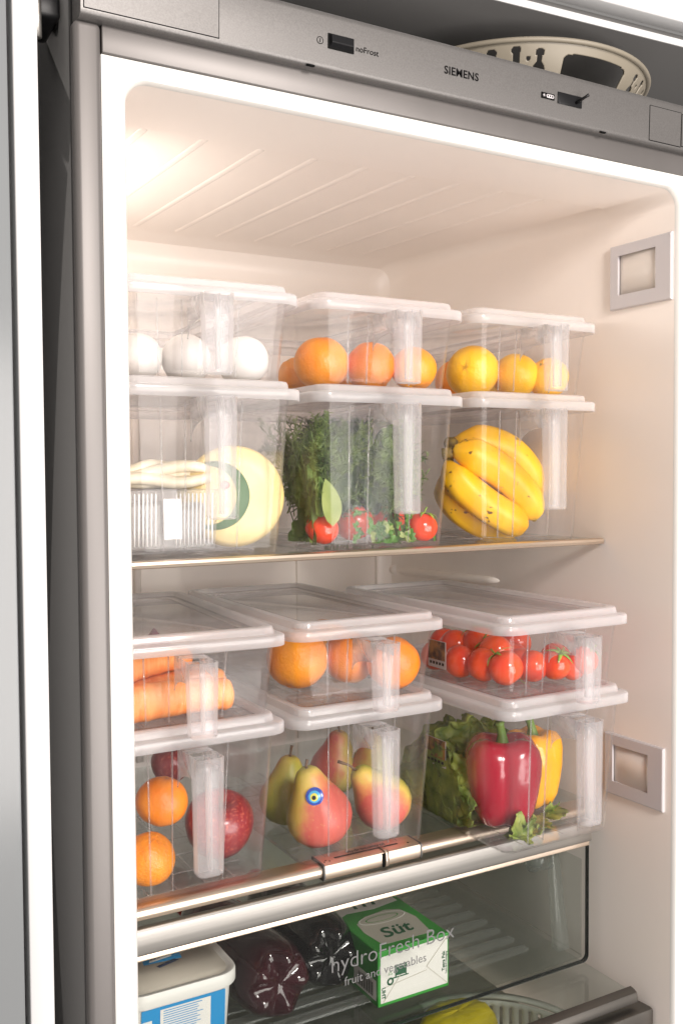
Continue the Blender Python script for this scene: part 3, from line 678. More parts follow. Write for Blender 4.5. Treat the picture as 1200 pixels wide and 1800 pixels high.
# container with two oranges and an apple
P, r = fit(262, 1506, 46, .150, .024, 1, .033); P.z = ZFlt + r; citrus('orange', 'orange', P, r, 'lower orange beneath the other one beside the red apple', 'orange', None, .98, (R_(20), R_(10), 0), False)
P2, r2 = ball(285, 1408, 46, .190); citrus('orange', 'mandarin', P2, r2, 'upper orange resting on another beside the red apple', 'orange', None, .92, (R_(12), R_(5), 1))
def apple(P, r, label):
    def fn(rr, z, a): q = 1 + .02 * math.cos(5 * a) * max(0, -z / r); return rr * q, z
    prof = [(.0001, -.74), (.12, -.80), (.28, -.86), (.5, -.80), (.74, -.6), (.9, -.3), (.985, .0), (1.0, .22), (.96, .46), (.84, .68), (.62, .83), (.4, .86), (.22, .78), (.1, .66), (.0001, .58)]
    b = MB(); b.loft(lathe([(q * r, z * r) for q, z in prof], 36, fn), True, True)
    o = b.build('apple', 'apple'); o.location = P; tag(o, label, 'apple')
    b = MB(); b.tube([(0, 0, r * .55), (.001, 0, r * .8), (.004, .001, r * 1.02)], [.0012, .001, .0014], 6); s = b.build('stem', 'stembrown'); s.parent = o
    return o
P, r = ball(385, 1448, 60, .185); o = apple(P, r, 'dark red speckled apple behind the handle beside two oranges'); P.z = ZFlt + r * .86; o.location = P; o.rotation_euler = (R_(15), R_(-12), .5)
P, r = ball(300, 1345, 34, .300); P.z = max(P.z, ZFlt + r); o = apple(P, r, 'small reddish apple at the back above the two oranges'); o.location = P
P, r = ball(430, 1400, 40, .330); P.z = ZFlt + r * .86;
# carrots (lying across the container)
def carrot(A, B, r0, r1, label, group):
    A = Vector(A); B = Vector(B); n_ = 26; b = MB(); loops = []; ax = (B - A).normalized(); s = rng.random() * 50
    u_ = ax.cross(Vector((0, 0, 1))).normalized(); v_ = u_.cross(ax)
    for i in range(n_ + 1):
        t = i / n_; r = r0 + (r1 - r0) * t
        if t > .93: r *= math.sqrt(max(0.02, 1 - ((t - .93) / .07) ** 2))
        if t < .05: r *= math.sqrt(max(.05, 1 - ((.05 - t) / .05) ** 2))
        r *= 1 + .05 * noise.noise(Vector((t * 14, s, 0))) + (.03 if i % 4 == 0 else 0)
        c = A.lerp(B, t) + v_ * .002 * math.sin(t * 5 + s)
        loops.append([c + (u_ * math.cos(a) + v_ * math.sin(a)) * r * (1 + .04 * noise.noise(Vector((a, t * 6, s)))) for a in [2 * math.pi * k / 18 for k in range(18)]])
    b.loft(loops, True, True); o = b.build('carrot', 'carrot'); return tag(o, label, 'carrot', group)
q = ZFl
carrot((.018, .150, q + .0175), (.143, .143, q + .0165), .0185, .0150, 'thick carrot lying in front in the carrot container', None)
carrot((.018, .185, q + .018), (.150, .176, q + .0180), .0180, .0165, 'carrot behind the front carrot in the shallow carrot container', 'carrots')
carrot((.022, .222, q + .018), (.145, .222, q + .018), .018, .0155, 'carrot behind the front carrot in the shallow carrot container', 'carrots')
carrot((.016, .160, q + .046), (.118, .196, q + .046), .0145, .011, 'carrot lying on top of the other carrots', None)
P = hit(272, 1168, 1, .255); P.z = max(P.z, q + .029); b = MB(); b.loft(lathe([(r_, z + (.012 * math.exp(-((r_) / .006) ** 2) if z > 0 else 0)) for r_, z in ball_prof(.029, .95, 18)], 28), True, True); o = b.build('onion', 'onion'); o.location = P; tag(o, 'purple onion behind the carrots', 'onion')
# pears
def pear(P, s, tilt, rz, label, blush_dir, redness, stem=(.3, .1)):
    prof = [(.0001, -.98), (.15, -1.03), (.38, -1.02), (.66, -.90), (.88, -.66), (.99, -.36), (1.0, -.10), (.93, .18), (.79, .45), (.63, .70), (.51, .93), (.42, 1.13), (.33, 1.28), (.20, 1.37), (.07, 1.37), (.0001, 1.34)]
    ph = rng.random() * 9
    def fn(rr, z, a): k = 1 + .035 * noise.noise(Vector((math.cos(a) + ph, math.sin(a), z / s))); return rr * k, z
    b = MB(); b.loft(lathe([(q_ * s, z * s) for q_, z in prof], 40, fn), True, True)
    m, nt, n, l = newmat('pear_skin'); bs = n['Principled BSDF']; bs.inputs['Roughness'].default_value = .42
    tc = n.new('ShaderNodeTexCoord'); dp = n.new('ShaderNodeVectorMath'); dp.operation = 'DOT_PRODUCT'; dp.inputs[1].default_value = Vector(blush_dir).normalized()
    l.new(tc.outputs['Object'], dp.inputs[0]); nz = n.new('ShaderNodeTexNoise'); nz.inputs['Scale'].default_value = 90; nz.inputs['Detail'].default_value = 6; l.new(tc.outputs['Object'], nz.inputs['Vector'])
    mr = n.new('ShaderNodeMapRange'); mr.inputs['From Min'].default_value = -s * .9; mr.inputs['From Max'].default_value = s * .95; l.new(dp.outputs['Value'], mr.inputs[0])
    ad = n.new('ShaderNodeMath'); ad.operation = 'MULTIPLY_ADD'; ad.inputs[1].default_value = .35; l.new(nz.outputs['Fac'], ad.inputs[0]); l.new(mr.outputs[0], ad.inputs[2])
    rp = n.new('ShaderNodeValToRGB'); e = rp.color_ramp.elements; e[0].position = .42; e[0].color = (.42, .40, .055, 1); e[1].position = .95; e[1].color = (.60, .11, .08, 1)
    x = e.new(.66); x.color = (.66, .48, .10, 1); x = e.new(.82); x.color = (.66, .25, .09, 1)
    ad2 = n.new('ShaderNodeMath'); ad2.inputs[1].default_value = redness; l.new(ad.outputs[0], ad2.inputs[0]); l.new(ad2.outputs[0], rp.inputs[0])
    sp = n.new('ShaderNodeTexNoise'); sp.inputs['Scale'].default_value = 420; sp.inputs['Detail'].default_value = 1; l.new(tc.outputs['Object'], sp.inputs['Vector'])
    r2_ = n.new('ShaderNodeValToRGB'); r2_.color_ramp.elements[0].position = .66; r2_.color_ramp.elements[1].position = .74; r2_.color_ramp.elements[1].color = (.45, .45, .45, 1); r2_.color_ramp.elements[0].color = (0, 0, 0, 1); l.new(sp.outputs['Fac'], r2_.inputs[0])
    mx = n.new('ShaderNodeMix'); mx.data_type = 'RGBA'; l.new(r2_.outputs[0], mx.inputs['Factor']); l.new(rp.outputs[0], mx.inputs['A']); mx.inputs['B'].default_value = (.72, .45, .18, 1)
    l.new(mx.outputs['Result'], bs.inputs['Base Color'])
    o = b.build('pear', m); o.location = P; o.rotation_euler = (tilt[0], tilt[1], rz); tag(o, label, 'pear')
    b = MB(); b.tube([(0, 0, s * 1.3), (s * stem[1] * .3, 0, s * 1.3 + s * stem[0] * .5), (s * stem[1], 0, s * (1.3 + stem[0]))], [.0016, .0013, .0019], 7); st = b.build('stem', 'stembrown'); st.parent = o
    return o
zp = ZFlt
P = hit(558, 1432, 1, .163); s1 = .0345; P.z = zp + s1 * 1.0
pr = pear(P, s1, (R_(-4), R_(-14)), 0, 'red blushing pear with a round blue eye sticker', (.4, -.8, -.35), .10)
P, _r = fit(505, 1405, 50, .235, .2095, .4, .031); P.z = zp + .031; pear(P, .031, (R_(3), R_(4)), .4, 'green pear behind the pear with the blue sticker', (.1, .8, .2), -.18, (.45, .05))
P = hit(668, 1415, 1, .170); P.z = zp + .0315; pear(P, .0315, (R_(-10), R_(-38)), 0, 'orange blushing pear leaning behind the container handle, long stem', (-.55, -.6, -.1), -.08, (.75, -.3))
P = hit(655, 1330, 1, .270); P.z = zp + .030; pear(P, .030, (R_(0), R_(10)), 1, 'yellow pear standing at the back of the pear container', (.1, .8, .2), -.10)
P = hit(590, 1330, 1, .300); P.z = zp + .032; pear(P, .031, (R_(0), R_(-8)), 2, 'pale pear standing between the green pear and the yellow pear', (.3, .8, .2), -.08)
# round sticker on the red pear
def raycast_pear(o, u, v):
    bpy.context.view_layer.update(); mwi = o.matrix_world.inverted(); d = ray(u, v).normalized()
    ok, loc, nor, _ = o.ray_cast(mwi @ CAM, (mwi.to_3x3() @ d).normalized()); return ok, loc, nor
ok, loc, nor = raycast_pear(pr, 553, 1400)
if ok:
    nor = (nor + (pr.matrix_world.inverted() @ CAM - loc).normalized() * .9).normalized()
    t1 = nor.orthogonal().normalized(); t2 = nor.cross(t1)
    for k, (r, mname) in enumerate(((.0092, 'blue_a'), (.0062, 'blue_b'), (.0041, 'bead_y'), (.0022, 'ink'))):
        b = MB(); h0 = .0022 + .0003 * k
        b.loft([[loc + nor * (h - (r_ * r_) / (2 * .03)) + (t1 * math.cos(a) + t2 * math.sin(a)) * r_ + (t1 * .0006 * k) for a in [2 * math.pi * i / 28 for i in range(28)]] for r_, h in ((r, -.0012), (r, h0), (r * .8, h0 + .0002))], True, True)
        st = b.build('eye_sticker' if k == 0 else 'sticker_ring', mname, autos=50); 
        if k == 0: st.parent = pr; eye = st
        else: st.parent = eye
# bell peppers
def pepper(P, r, h, lobes, mat, label, rot, ph=0):
    prof = [(.0001, .08), (.16, .03), (.38, .0), (.62, .06), (.80, .20), (.90, .38), (.98, .60), (1.0, .76), (.95, .88), (.80, .965), (.58, 1.0), (.36, .975), (.20, .92), (.08, .88), (.0001, .87)]
    def fn(rr, z, a):
        t = z / h; amp = (.10 + .10 * (1 - t)) ; k = 1 + amp * (abs(math.cos(lobes / 2 * (a + ph))) ** .7 - .65) + .02 * noise.noise(Vector((math.cos(a), math.sin(a), z * 20)))
        return rr * k, z + (.05 * h * math.cos(lobes * (a + ph)) * (rr / r) ** 2 if t > .6 else -.03 * h * math.cos(lobes * (a + ph)) * (rr / r))
    b = MB(); b.loft(lathe([(q_ * r, z * h) for q_, z in prof], 64, fn), True, True)
    o = b.build('bell_pepper', mat); o.location = P; o.rotation_euler = rot; tag(o, label, 'bell pepper')
    b = MB(); b.tube([(0, 0, h * .86), (0, 0, h * .93), (-.001, 0, h * 1.04), (-.004, .001, h * 1.15), (-.005, .001, h * 1.18)], [.012, .0075, .005, .0046, .0058], 10); st = b.build('stem', 'stemfresh'); st.parent = o
    return o
P, _r = fit(885, 1480, 80, .105, .402, .6, .0425); P.z = zp + .001; pepper(P, .0435, .095, 4, 'redpepper', 'red bell pepper standing in lettuce in the tall container', (R_(-2), R_(2), .5), .3)
P = hit(996, 1452, 1, .135); P.z = zp + .001; P.x = min(P.x, .5165); pepper(P, .0325, .088, 4, 'yellowpepper', 'yellow bell pepper beside the red one in the tall container', (R_(1), R_(-3), .2), .9)
# bananas
bb = World('banana_bunch', tuple(hit(790, 770, 1, .20))); tag(bb.e, 'bunch of ripe yellow bananas with brown stem end', 'banana bunch')
def banana(c0, c1, c2, c3, r, name='banana'):
    c0, c1, c2, c3 = map(Vector, (c0, c1, c2, c3)); n_ = 24; b = MB(); loops = []
    for i in range(n_ + 1):
        t = i / n_; p = c0 * (1 - t) ** 3 + c1 * 3 * t * (1 - t) ** 2 + c2 * 3 * t * t * (1 - t) + c3 * t ** 3
        tg = ((c1 - c0) * (1 - t) ** 2 + (c2 - c1) * 2 * t * (1 - t) + (c3 - c2) * t * t).normalized()
        k = min(1, .30 + t * 3.2) * (1 if t < .8 else math.sqrt(max(.03, 1 - ((t - .8) / .205) ** 2)) * .9 + .1)
        u_ = tg.cross(Vector((.3, -1, .2))).normalized(); v_ = u_.cross(tg)
        loops.append([p + (u_ * math.cos(a) + v_ * math.sin(a)) * r * k * (1 + .06 * math.cos(5 * a)) for a in [2 * math.pi * j / 20 for j in range(20)]])
    b.loft(loops, True, True); o = bb.add(b.build(name, 'bananaskin'))
    b = MB(); d = (c3 - c2).normalized(); b.tube([c3 - d * .003, c3 + d * .0015, c3 + d * .003], [.0040, .0030, .002], 8); bb.add(b.build('tip', 'bananatip'), o)
    b = MB(); d0 = (c0 - c1).normalized(); b.tube([c0 - d0 * .004, c0 + d0 * .006, c0 + d0 * .012], [.0062, .0058, .0066], 8); bb.add(b.build('neck', 'bananatip'), o)
    return o
def H(u, v, y): return hit(u, v, 1, y)
banana(H(800, 778, .190), H(850, 765, .185), H(925, 790, .175), H(938, 868, .172), .0195)
banana(H(795, 795, .172), H(835, 790, .155), H(925, 850, .150), H(938, 912, .152), .0200)
banana(H(788, 815, .182), H(790, 850, .160), H(870, 905, .148), H(922, 926, .148), .0190)
banana(H(786, 830, .205), H(775, 880, .190), H(820, 925, .180), H(905, 934, .182), .0175)
banana(H(800, 776, .215), H(860, 770, .225), H(915, 800, .225), H(945, 880, .222), .0185)
for (u, v, y, ln, an) in ((862, 798, .1605, .010, -20), (893, 815, .158, .012, -25), (848, 790, .165, .006, 0), (925, 893, .131, .004, 30), (945, 900, .140, .003, 0)):
    pass
# cheese wheel
ch = World('yellow_cheese', tuple(hit(432, 970, 1, .185))); tag(ch.e, 'round yellow cheese with dark green label standing beside a ribbed tray', 'cheese')
Pc = hit(410, 884, 1, .175); rc = .0510; Pc.z = ZFt + rc
axd = Vector((-.35, -1, .08)).normalized(); ux = axd.cross(Vector((0, 0, 1))).normalized(); uz = ux.cross(axd) * -1
def disc(mb, c, prof, n_=48, fn=None): mb.loft([[c + axd * h + (ux * math.cos(a) + uz * math.sin(a)) * r * (1 if fn is None else fn(a)) for a in [2 * math.pi * i / n_ for i in range(n_)]] for r, h in prof], True, True)
lsgn = 1 if ux.x > 0 else -1
b = MB(); disc(b, Pc, [(rc * .90, -.030), (rc * .98, -.024), (rc, -.012), (rc, .006), (rc * .97, .014), (rc * .90, .0185), (rc * .6, .0205), (.001, .021)]); ch.add(b.build('rind', 'cheese'))
b = MB(); disc(b, Pc - ux * lsgn * .019, [(.034, .0195), (.034, .0216), (.001, .0220)]); lab = ch.add(b.build('label', 'greenlabel')); Pc = Pc - ux * lsgn * .019
b = MB(); disc(b, Pc + axd * .0022 - ux * lsgn * .008, [(.029, .0195), (.029, .0204), (.001, .0206)]); ch.add(b.build('label_centre', 'cheese'), lab)
b = MB(); disc(b, Pc + axd * .0030 + ux * lsgn * .010 - uz * .010, [(.0045, .0195), (.0045, .0204), (.001, .0206)], 16); ch.add(b.build('label_mark', 'redlabel'), lab)
# ribbed cheese tray with a braided cheese on it
tx0, tx1 = .030, .133; ty0, ty1 = .145, .255; tz0 = ZFt; tz1 = hit(300, 862, 1, .145).z
tw = World('cheese_tray', ((tx0 + tx1) / 2, ty0, tz0)); tag(tw.e, 'clear ribbed plastic tray under the braided cheese', 'tray')
b = MB(); b.loft([[(x, y, tz0) for x, y in rrect(tx0 + .003, tx1 - .003, ty0 + .003, ty1 - .003, .008)], [(x, y, tz1) for x, y in rrect(tx0, tx1, ty0, ty1, .008)], [(x, y, tz1 + .001) for x, y in rrect(tx0 - .003, tx1 + .003, ty0 - .003, ty1 + .003, .009)]], True, True); tw.add(b.build('tray_body', 'traywrap', autos=40))
for k in range(22):
    if k in (8, 9, 10, 11): continue
    x = tx0 + .009 + (tx1 - tx0 - .018) * k / 21; b = MB(); b.tube([(x, ty0 + .0022, tz0 + .006), (x, ty0 - .0004, tz1 - .003)], .00085, 6); tw.add(b.build('tray_rib', 'traywhite'))
b = MB(); b.box(tx0 + .012, tx1 - .012, ty0 + .008, ty1 - .01, tz0 + .002, tz1 - .012); tw.add(b.build('tray_filling', 'traydark', bevel=.004))
b = MB(); b.box(tx0 + .045, tx0 + .063, ty0 - .0002, ty0 + .0012, tz0 + .012, tz1 - .008); tw.add(b.build('tray_panel', 'traywhite', bevel=.0004))
br = World('braided_cheese', ((tx0 + tx1) / 2, ty0 + .03, tz1 + .001)); tag(br.e, 'cream coloured braided cheese lying on the ribbed tray', 'cheese')
for k in range(8):
    b = MB(); n_ = 26; pts = []; rad = []; lay = k // 4; q0 = k % 4
    for i in range(n_ + 1):
        t = i / n_; x = tx0 - .003 + .012 * rng.random() * 0 + (tx1 - tx0 - .002) * t
        sq = .35 + .65 * min(1, t * 2.2)
        pts.append((x, ty0 + .020 + sq * (.011 * q0 + .005 * lay + .003 * math.sin(t * 5 + k * 1.7)), tz1 + .0065 + sq * (.009 * lay + .0035 * math.sin(t * 6.5 + k * 2.3) + .004 * (1 - abs(q0 - 1.3) / 2.5)) + .003 * t)); rad.append((.0062 if t > .06 else .0035) * (.75 + .3 * math.sin(math.pi * t)))
    b.tube(pts, rad, 10); br.add(b.build('strand', 'softcheese'))
# tomatoes in the greens container
def calyx(o, r, n_=6, top=.97, ln=1.0, mat='calyx'):
    b = MB()
    for k in range(n_):
        a = 2 * math.pi * k / n_ + rng.uniform(-.2, .2); rows = []
        for t in (0, .35, .7, 1):
            rr = r * (.06 + ln * t * rng.uniform(.9, 1.05)); z = r * (top - .28 * t * t + .10 * math.sin(t * 3.1)) + .0006; wd = r * .16 * (1 - t) ** .6 + .00005
            rows.append([(rr * math.cos(a) - wd * math.sin(a), rr * math.sin(a) + wd * math.cos(a), z), (rr * math.cos(a) + wd * math.sin(a), rr * math.sin(a) - wd * math.cos(a), z)])
        b.loft(rows, closed=False)
    b.tube([(0, 0, r * (top - .1)), (.001, 0, r * (top + .2)), (.003, .001, r * (top + .42))], [r * .07, r * .055, r * .06], 6)
    c = b.build('calyx', mat, solid=.0004); c.parent = o; return c
def tomato(P, r, label, group, mat='tomato', rot=(0, 0, 0), sz=.88, cal=True, cat='tomato'):
    b = MB(); b.loft(lathe([(q_, z * (1 - .10 * math.exp(-(q_ / r * 4) ** 2))) for q_, z in ball_prof(r, sz, 18)], 32, lambda rr, z, a: (rr * (1 + .012 * math.cos(5 * a)), z)), True, True)
    o = b.build('tomato', mat); o.location = P; o.rotation_euler = rot; tag(o, label, cat, group)
    if cal: calyx(o, r, 5, sz * .93)
    return o
for u, v, rp, y, lb in ((566, 935, 30, .140, 'red tomato under the broad leaves, beside the pale leaf'), (622, 920, 35, .185, 'red tomato behind the parsley sprig, next to the pale leaf'), (745, 922, 28, .130, 'red tomato beside the handle of the dill container'), (690, 898, 38, .195, 'glossy red tomato behind the container handle above the parsley')):
    P, r = fit(u, v, rp, y, .229, .374, .0230); P.z = ZFt + r * .92; tomato(P, r, lb, None, 'tomato', (R_(rng.uniform(-20, 20)), R_(rng.uniform(-20, 20)), 0), .92, True)
# cherry tomatoes
ct = [(800, 1135, 32, .190, (-50, 20)), (842, 1130, 30, .165, (-30, 10)), (870, 1145, 33, .130, (-65, 35)), (808, 1182, 29, .150, (40, 0)), (850, 1192, 30, .120, (30, 0)), (888, 1205, 31, .092, (-40, 0)), (935, 1195, 28, .092, (-110, 40)), (765, 1185, 26, .200, (0, 0)), (975, 1168, 27, .078, (30, 0)), (1005, 1196, 22, .075, (30, 0)), (1052, 1157, 25, .066, (20, 30)), (905, 1130, 28, .170, (0, 0)), (945, 1140, 28, .180, (0, 0)), (780, 1150, 26, .260, (0, 0)), (830, 1165, 28, .230, (0, 0)), (900, 1165, 26, .150, (10, 0)), (1020, 1150, 26, .110, (10, 20)), (960, 1205, 22, .110, (80, 20)), (915, 1175, 28, .105, (70, 0))]
CAL = (2, 5, 6, 8, 10, 1)
for i, (u, v, rp, y, (ax_, ay_)) in enumerate(ct):
    P, r = fit(u, v, rp, y, .398, .544, .0190); P.z = max(P.z, ZFl + r); P.x = min(P.x, .544 - r); tomato(P, r, 'cherry tomato with green calyx in the container above the peppers' if i in CAL else 'cherry tomato without visible calyx in the container above the peppers', 'cherry tomatoes with calyx' if i in CAL else 'plain cherry tomatoes', 'cherry', (R_(ax_), R_(ay_), rng.random()), 1.0, i in CAL, 'cherry tomato')
# ---------------- leaves and herbs
def leaf_grid(mb, base, d, up, ln, wd, bend=.3, ruff=0, fold=.25, n_=8, m_=4, shape=.7, seed=0):
    base = Vector(base); d = Vector(d).normalized(); up = Vector(up); s = d.cross(up).normalized(); up = s.cross(d).normalized()
    rows = []
    for i in range(n_ + 1):
        t = i / n_; wv = wd * (math.sin(math.pi * min(1, t ** shape)) ** .8 + .03)
        c = base + d * ln * (t - bend * .3 * t * t) + up * (-ln * bend * t * t)
        row = []
        for j in range(-m_, m_ + 1):
            q_ = j / m_; zf = fold * abs(q_) * wv + ruff * (abs(q_) ** 2.2) * noise.noise(Vector((t * 6 + seed, q_ * 2.5 + seed * 1.7, seed))) * 2
            edge = 1 + (ruff * 12 * noise.noise(Vector((t * 9, q_ + seed, 3.1))) if ruff else 0)
            row.append(c + s * q_ * wv * edge + up * zf)
        rows.append(row)
    mb.loft(rows, closed=False)
def feather(mb, p0, d0, ln, n_, rs):
    """one dill frond: a thin stem with forked needles"""
    p = Vector(p0); d = Vector(d0).normalized(); pts = [p.copy()]
    for i in range(7):
        d = (d + Vector((rs.uniform(-.12, .12), rs.uniform(-.12, .12), rs.uniform(-.16, .04)))).normalized(); p = p + d * ln / 7; pts.append(p.copy())
    mb.tube(pts, [.0007 - .00006 * i for i in range(8)], 4, False)
    for k in range(n_):
        t = .2 + .8 * k / n_; i = min(6, int(t * 7)); f = t * 7 - i; q_ = pts[i].lerp(pts[i + 1], f); dd = (pts[i + 1] - pts[i]).normalized()
        side = Vector((rs.uniform(-1, 1), rs.uniform(-1, 1), rs.uniform(-1, 1))).cross(dd).normalized()
        br_ = (dd * .7 + side).normalized(); l1 = ln * .22 * rs.uniform(.6, 1.1) * (1.15 - t * .6)
        for z in range(4):
            o_ = q_ + br_ * l1 * (z / 4); d2 = (br_ + Vector((rs.uniform(-1, 1), rs.uniform(-1, 1), rs.uniform(-1, 1))) * .9).normalized(); l2 = l1 * .6
            w_ = d2.cross(Vector((.3, .9, .2))).normalized() * .0005
            mb.add([o_ - w_, o_ + w_, o_ + d2 * l2 + w_ * .3, o_ + d2 * l2 - w_ * .3], [(0, 1, 2, 3)])
        w_ = br_.cross(Vector((.3, .9, .2))).normalized() * .0005
        mb.add([q_ - w_, q_ + w_, q_ + br_ * l1 + w_ * .4, q_ + br_ * l1 - w_ * .4], [(0, 1, 2, 3)])
rs = random.Random(3)
X0, X1 = .300 - .070, .300 + .068
def clampin(p, x0, x1, y0, y1, z0, z1): return (min(max(p[0], x0), x1), min(max(p[1], y0), y1), min(max(p[2], z0), z1))
def dill(u, y, n_, ln, mat, label, spread=.022):
    b = MB(); c = hit(u, 800, 1, y); z0 = ZFt + .02
    for i in range(n_):
        bx_, by_ = c.x + rs.gauss(0, spread * .5), y + rs.gauss(0, .02); zz_ = z0 + rs.random() * .062
        feather(b, (bx_, by_, zz_), (rs.gauss(0, .55), rs.gauss(-.1, .5), 1), ln * rs.uniform(.6, 1.0), 17, rs)
    okv = [X0 - .003 < p[0] < X1 + .003 and .121 < p[1] < .40 and ZFt < p[2] < ZU + .143 for p in b.v]
    b.f = [f for f in b.f if all(okv[i] for i in f)]; b.mi = [0] * len(b.f)
    b.v = [clampin(p, X0 - .004, X1 + .004, .120, .40, ZFt, ZU + .144) for p in b.v]
    e = World('dill_bunch', (c.x, y, ZFt)); tag(e.e, label, 'dill')
    e.add(b.build('fronds', mat))
    b = MB()
    for i in range(14):
        bx_, by_ = c.x + rs.gauss(0, .008), y + rs.gauss(0, .010)
        pts = [(bx_ + rs.gauss(0, .002), by_, ZFt + .001), (bx_ + rs.gauss(0, .004), by_, ZFt + .04), (bx_ + rs.gauss(0, .01), by_ + rs.gauss(0, .006), ZFt + .085)]
        b.tube([clampin(p, X0 + .002, X1 - .002, .124, .38, ZFt, 1) for p in pts], .0011, 5)
    e.add(b.build('stalks', 'stemfresh'))
    return e
dill(548, .190, 120, .085, 'dill', 'feathery green dill bunch above the broad leaves')
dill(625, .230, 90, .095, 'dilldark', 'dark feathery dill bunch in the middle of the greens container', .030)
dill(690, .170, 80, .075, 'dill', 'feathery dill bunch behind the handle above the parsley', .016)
dill(590, .275, 120, .095, 'dilldark', 'dark dill bunch at the back of the greens container', .03)
# broad leaves bottom left
lv = World('leaf_sprig', tuple(hit(528, 950, 1, .17))); tag(lv.e, 'sprig of broad green leaves at the side of the greens container', 'leaves')
for k in range(48):
    u, v, y = rs.uniform(500, 556), rs.uniform(815, 950), rs.uniform(.130, .200)
    p = hit(u, v, 1, y); b = MB(); a = rs.uniform(0, 6.28)
    leaf_grid(b, p, (math.cos(a), rs.uniform(-.4, .2), math.sin(a)), (rs.uniform(-.3, .3), -1, rs.uniform(.1, .5)), rs.uniform(.020, .032), rs.uniform(.0075, .0125), .25, 0, .2, 6, 3, .75, k)
    b.v = [clampin(q_, X0 + .001, X1, .124, .38, ZFt + .001, ZU + .139) for q_ in b.v]
    lv.add(b.build('leaf', 'leaf'))
b = MB(); leaf_grid(b, hit(585, 925, 1, .128), (-.1, 0, 1), (0.2, -1, 0), .050, .0125, .1, 0, .2, 8, 3, .8, 5)
o = b.build('pale_leaf', 'palegreen'); tag(o, 'long pale green leaf standing between two tomatoes', 'leaf')
dk = World('leafy_greens', tuple(hit(650, 950, 1, .2))); tag(dk.e, 'broad dark green leaves standing upright behind the tomatoes', 'leaves')
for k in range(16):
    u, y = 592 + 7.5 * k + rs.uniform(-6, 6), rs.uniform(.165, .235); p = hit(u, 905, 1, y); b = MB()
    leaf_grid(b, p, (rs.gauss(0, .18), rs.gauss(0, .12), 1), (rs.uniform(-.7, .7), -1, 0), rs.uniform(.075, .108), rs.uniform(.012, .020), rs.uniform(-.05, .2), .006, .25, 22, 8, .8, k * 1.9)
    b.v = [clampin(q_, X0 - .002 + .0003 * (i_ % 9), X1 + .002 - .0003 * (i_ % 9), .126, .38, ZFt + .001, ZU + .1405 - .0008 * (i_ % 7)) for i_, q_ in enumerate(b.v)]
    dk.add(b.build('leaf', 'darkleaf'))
# parsley sprig
ps = World('parsley_sprig', tuple(hit(690, 955, 1, .125))); tag(ps.e, 'bright green parsley sprig at the front between the tomatoes', 'parsley')
def parsley_leaf(p, d, nrm, s):
    d = Vector(d).normalized(); nrm = Vector(nrm); sd = d.cross(nrm).normalized(); up = sd.cross(d)
    b = MB(); n_ = 22; pts = []
    for k in range(n_ + 1):
        a = -2.4 + 4.8 * k / n_; r = s * (.55 + .45 * abs(math.cos(1.9 * a))) * (.85 + .15 * math.cos(9 * a))
        pts.append(Vector(p) + d * (r * math.cos(a) + s * .2) + sd * r * math.sin(a) + up * s * .25 * noise.noise(Vector((a * 2, s * 300, p[0] * 90))))
    c = Vector(p) + d * s * .15
    b.add([c] + pts, [(0, i, i + 1) for i in range(1, n_ + 1)])
    return b
for k in range(46):
    u, v, y = rs.gauss(692, 32), rs.gauss(935, 14), rs.uniform(.119, .140)
    u = min(max(u, 628), 768); v = min(max(v, 905), 956)
    p = hit(u, v, 1, y); a = rs.uniform(-.6, 3.6)
    b = parsley_leaf(p, (math.cos(a), rs.uniform(-.3, .3), math.sin(a)), (rs.uniform(-.6, .6), -1, rs.uniform(-.2, .8)), rs.uniform(.0055, .0095))
    b.v = [clampin(q_, X0, X1, .1165, .2, ZFt + .0008, 1) for q_ in b.v]
    ps.add(b.build('leaf', 'parsley' if rs.random() > .25 else 'palegreen', smooth=False))
b = MB()
for k in range(6):
    A = hit(690 + rs.uniform(-15, 15), 955, 1, .135); B = hit(rs.uniform(640, 760), rs.uniform(915, 945), 1, .13); b.tube([A, A.lerp(B, .5) + Vector((0, 0, .004)), B], .0008, 5)
ps.add(b.build('stalks', 'stemfresh'))
# lettuce
lt = World('lettuce', tuple(hit(800, 1450, 1, .13))); tag(lt.e, 'ruffled green lettuce leaves around the red bell pepper', 'lettuce')
LX0, LX1 = .472 - .071, .472 + .071
def lettuce_leaf(base, d, up, ln, wd, ruff, seed, bend=.3):
    b = MB(); leaf_grid(b, base, d, up, ln, wd, bend, ruff, .15, 64, 22, .55, seed)
    out = []
    for q_ in b.v:
        t = Vector(q_); z = min(max((t.z - ZLb) / .146, 0), 1); hw = .071 + .008 * z
        n3 = noise.noise_vector(t * 60 + Vector((seed, 0, 0))) * .008 + noise.noise_vector(t * 150 + Vector((0, seed, 0))) * .0045; t += n3
        out.append((min(max(t.x, .472 - hw + .0015), .472 + hw - .002), min(max(t.y, .047), .34), min(max(t.z, ZLb + .003), ZLb + .139)))
    b.v = out; lt.add(b.build('leaf', 'lettuce', solid=.0004))
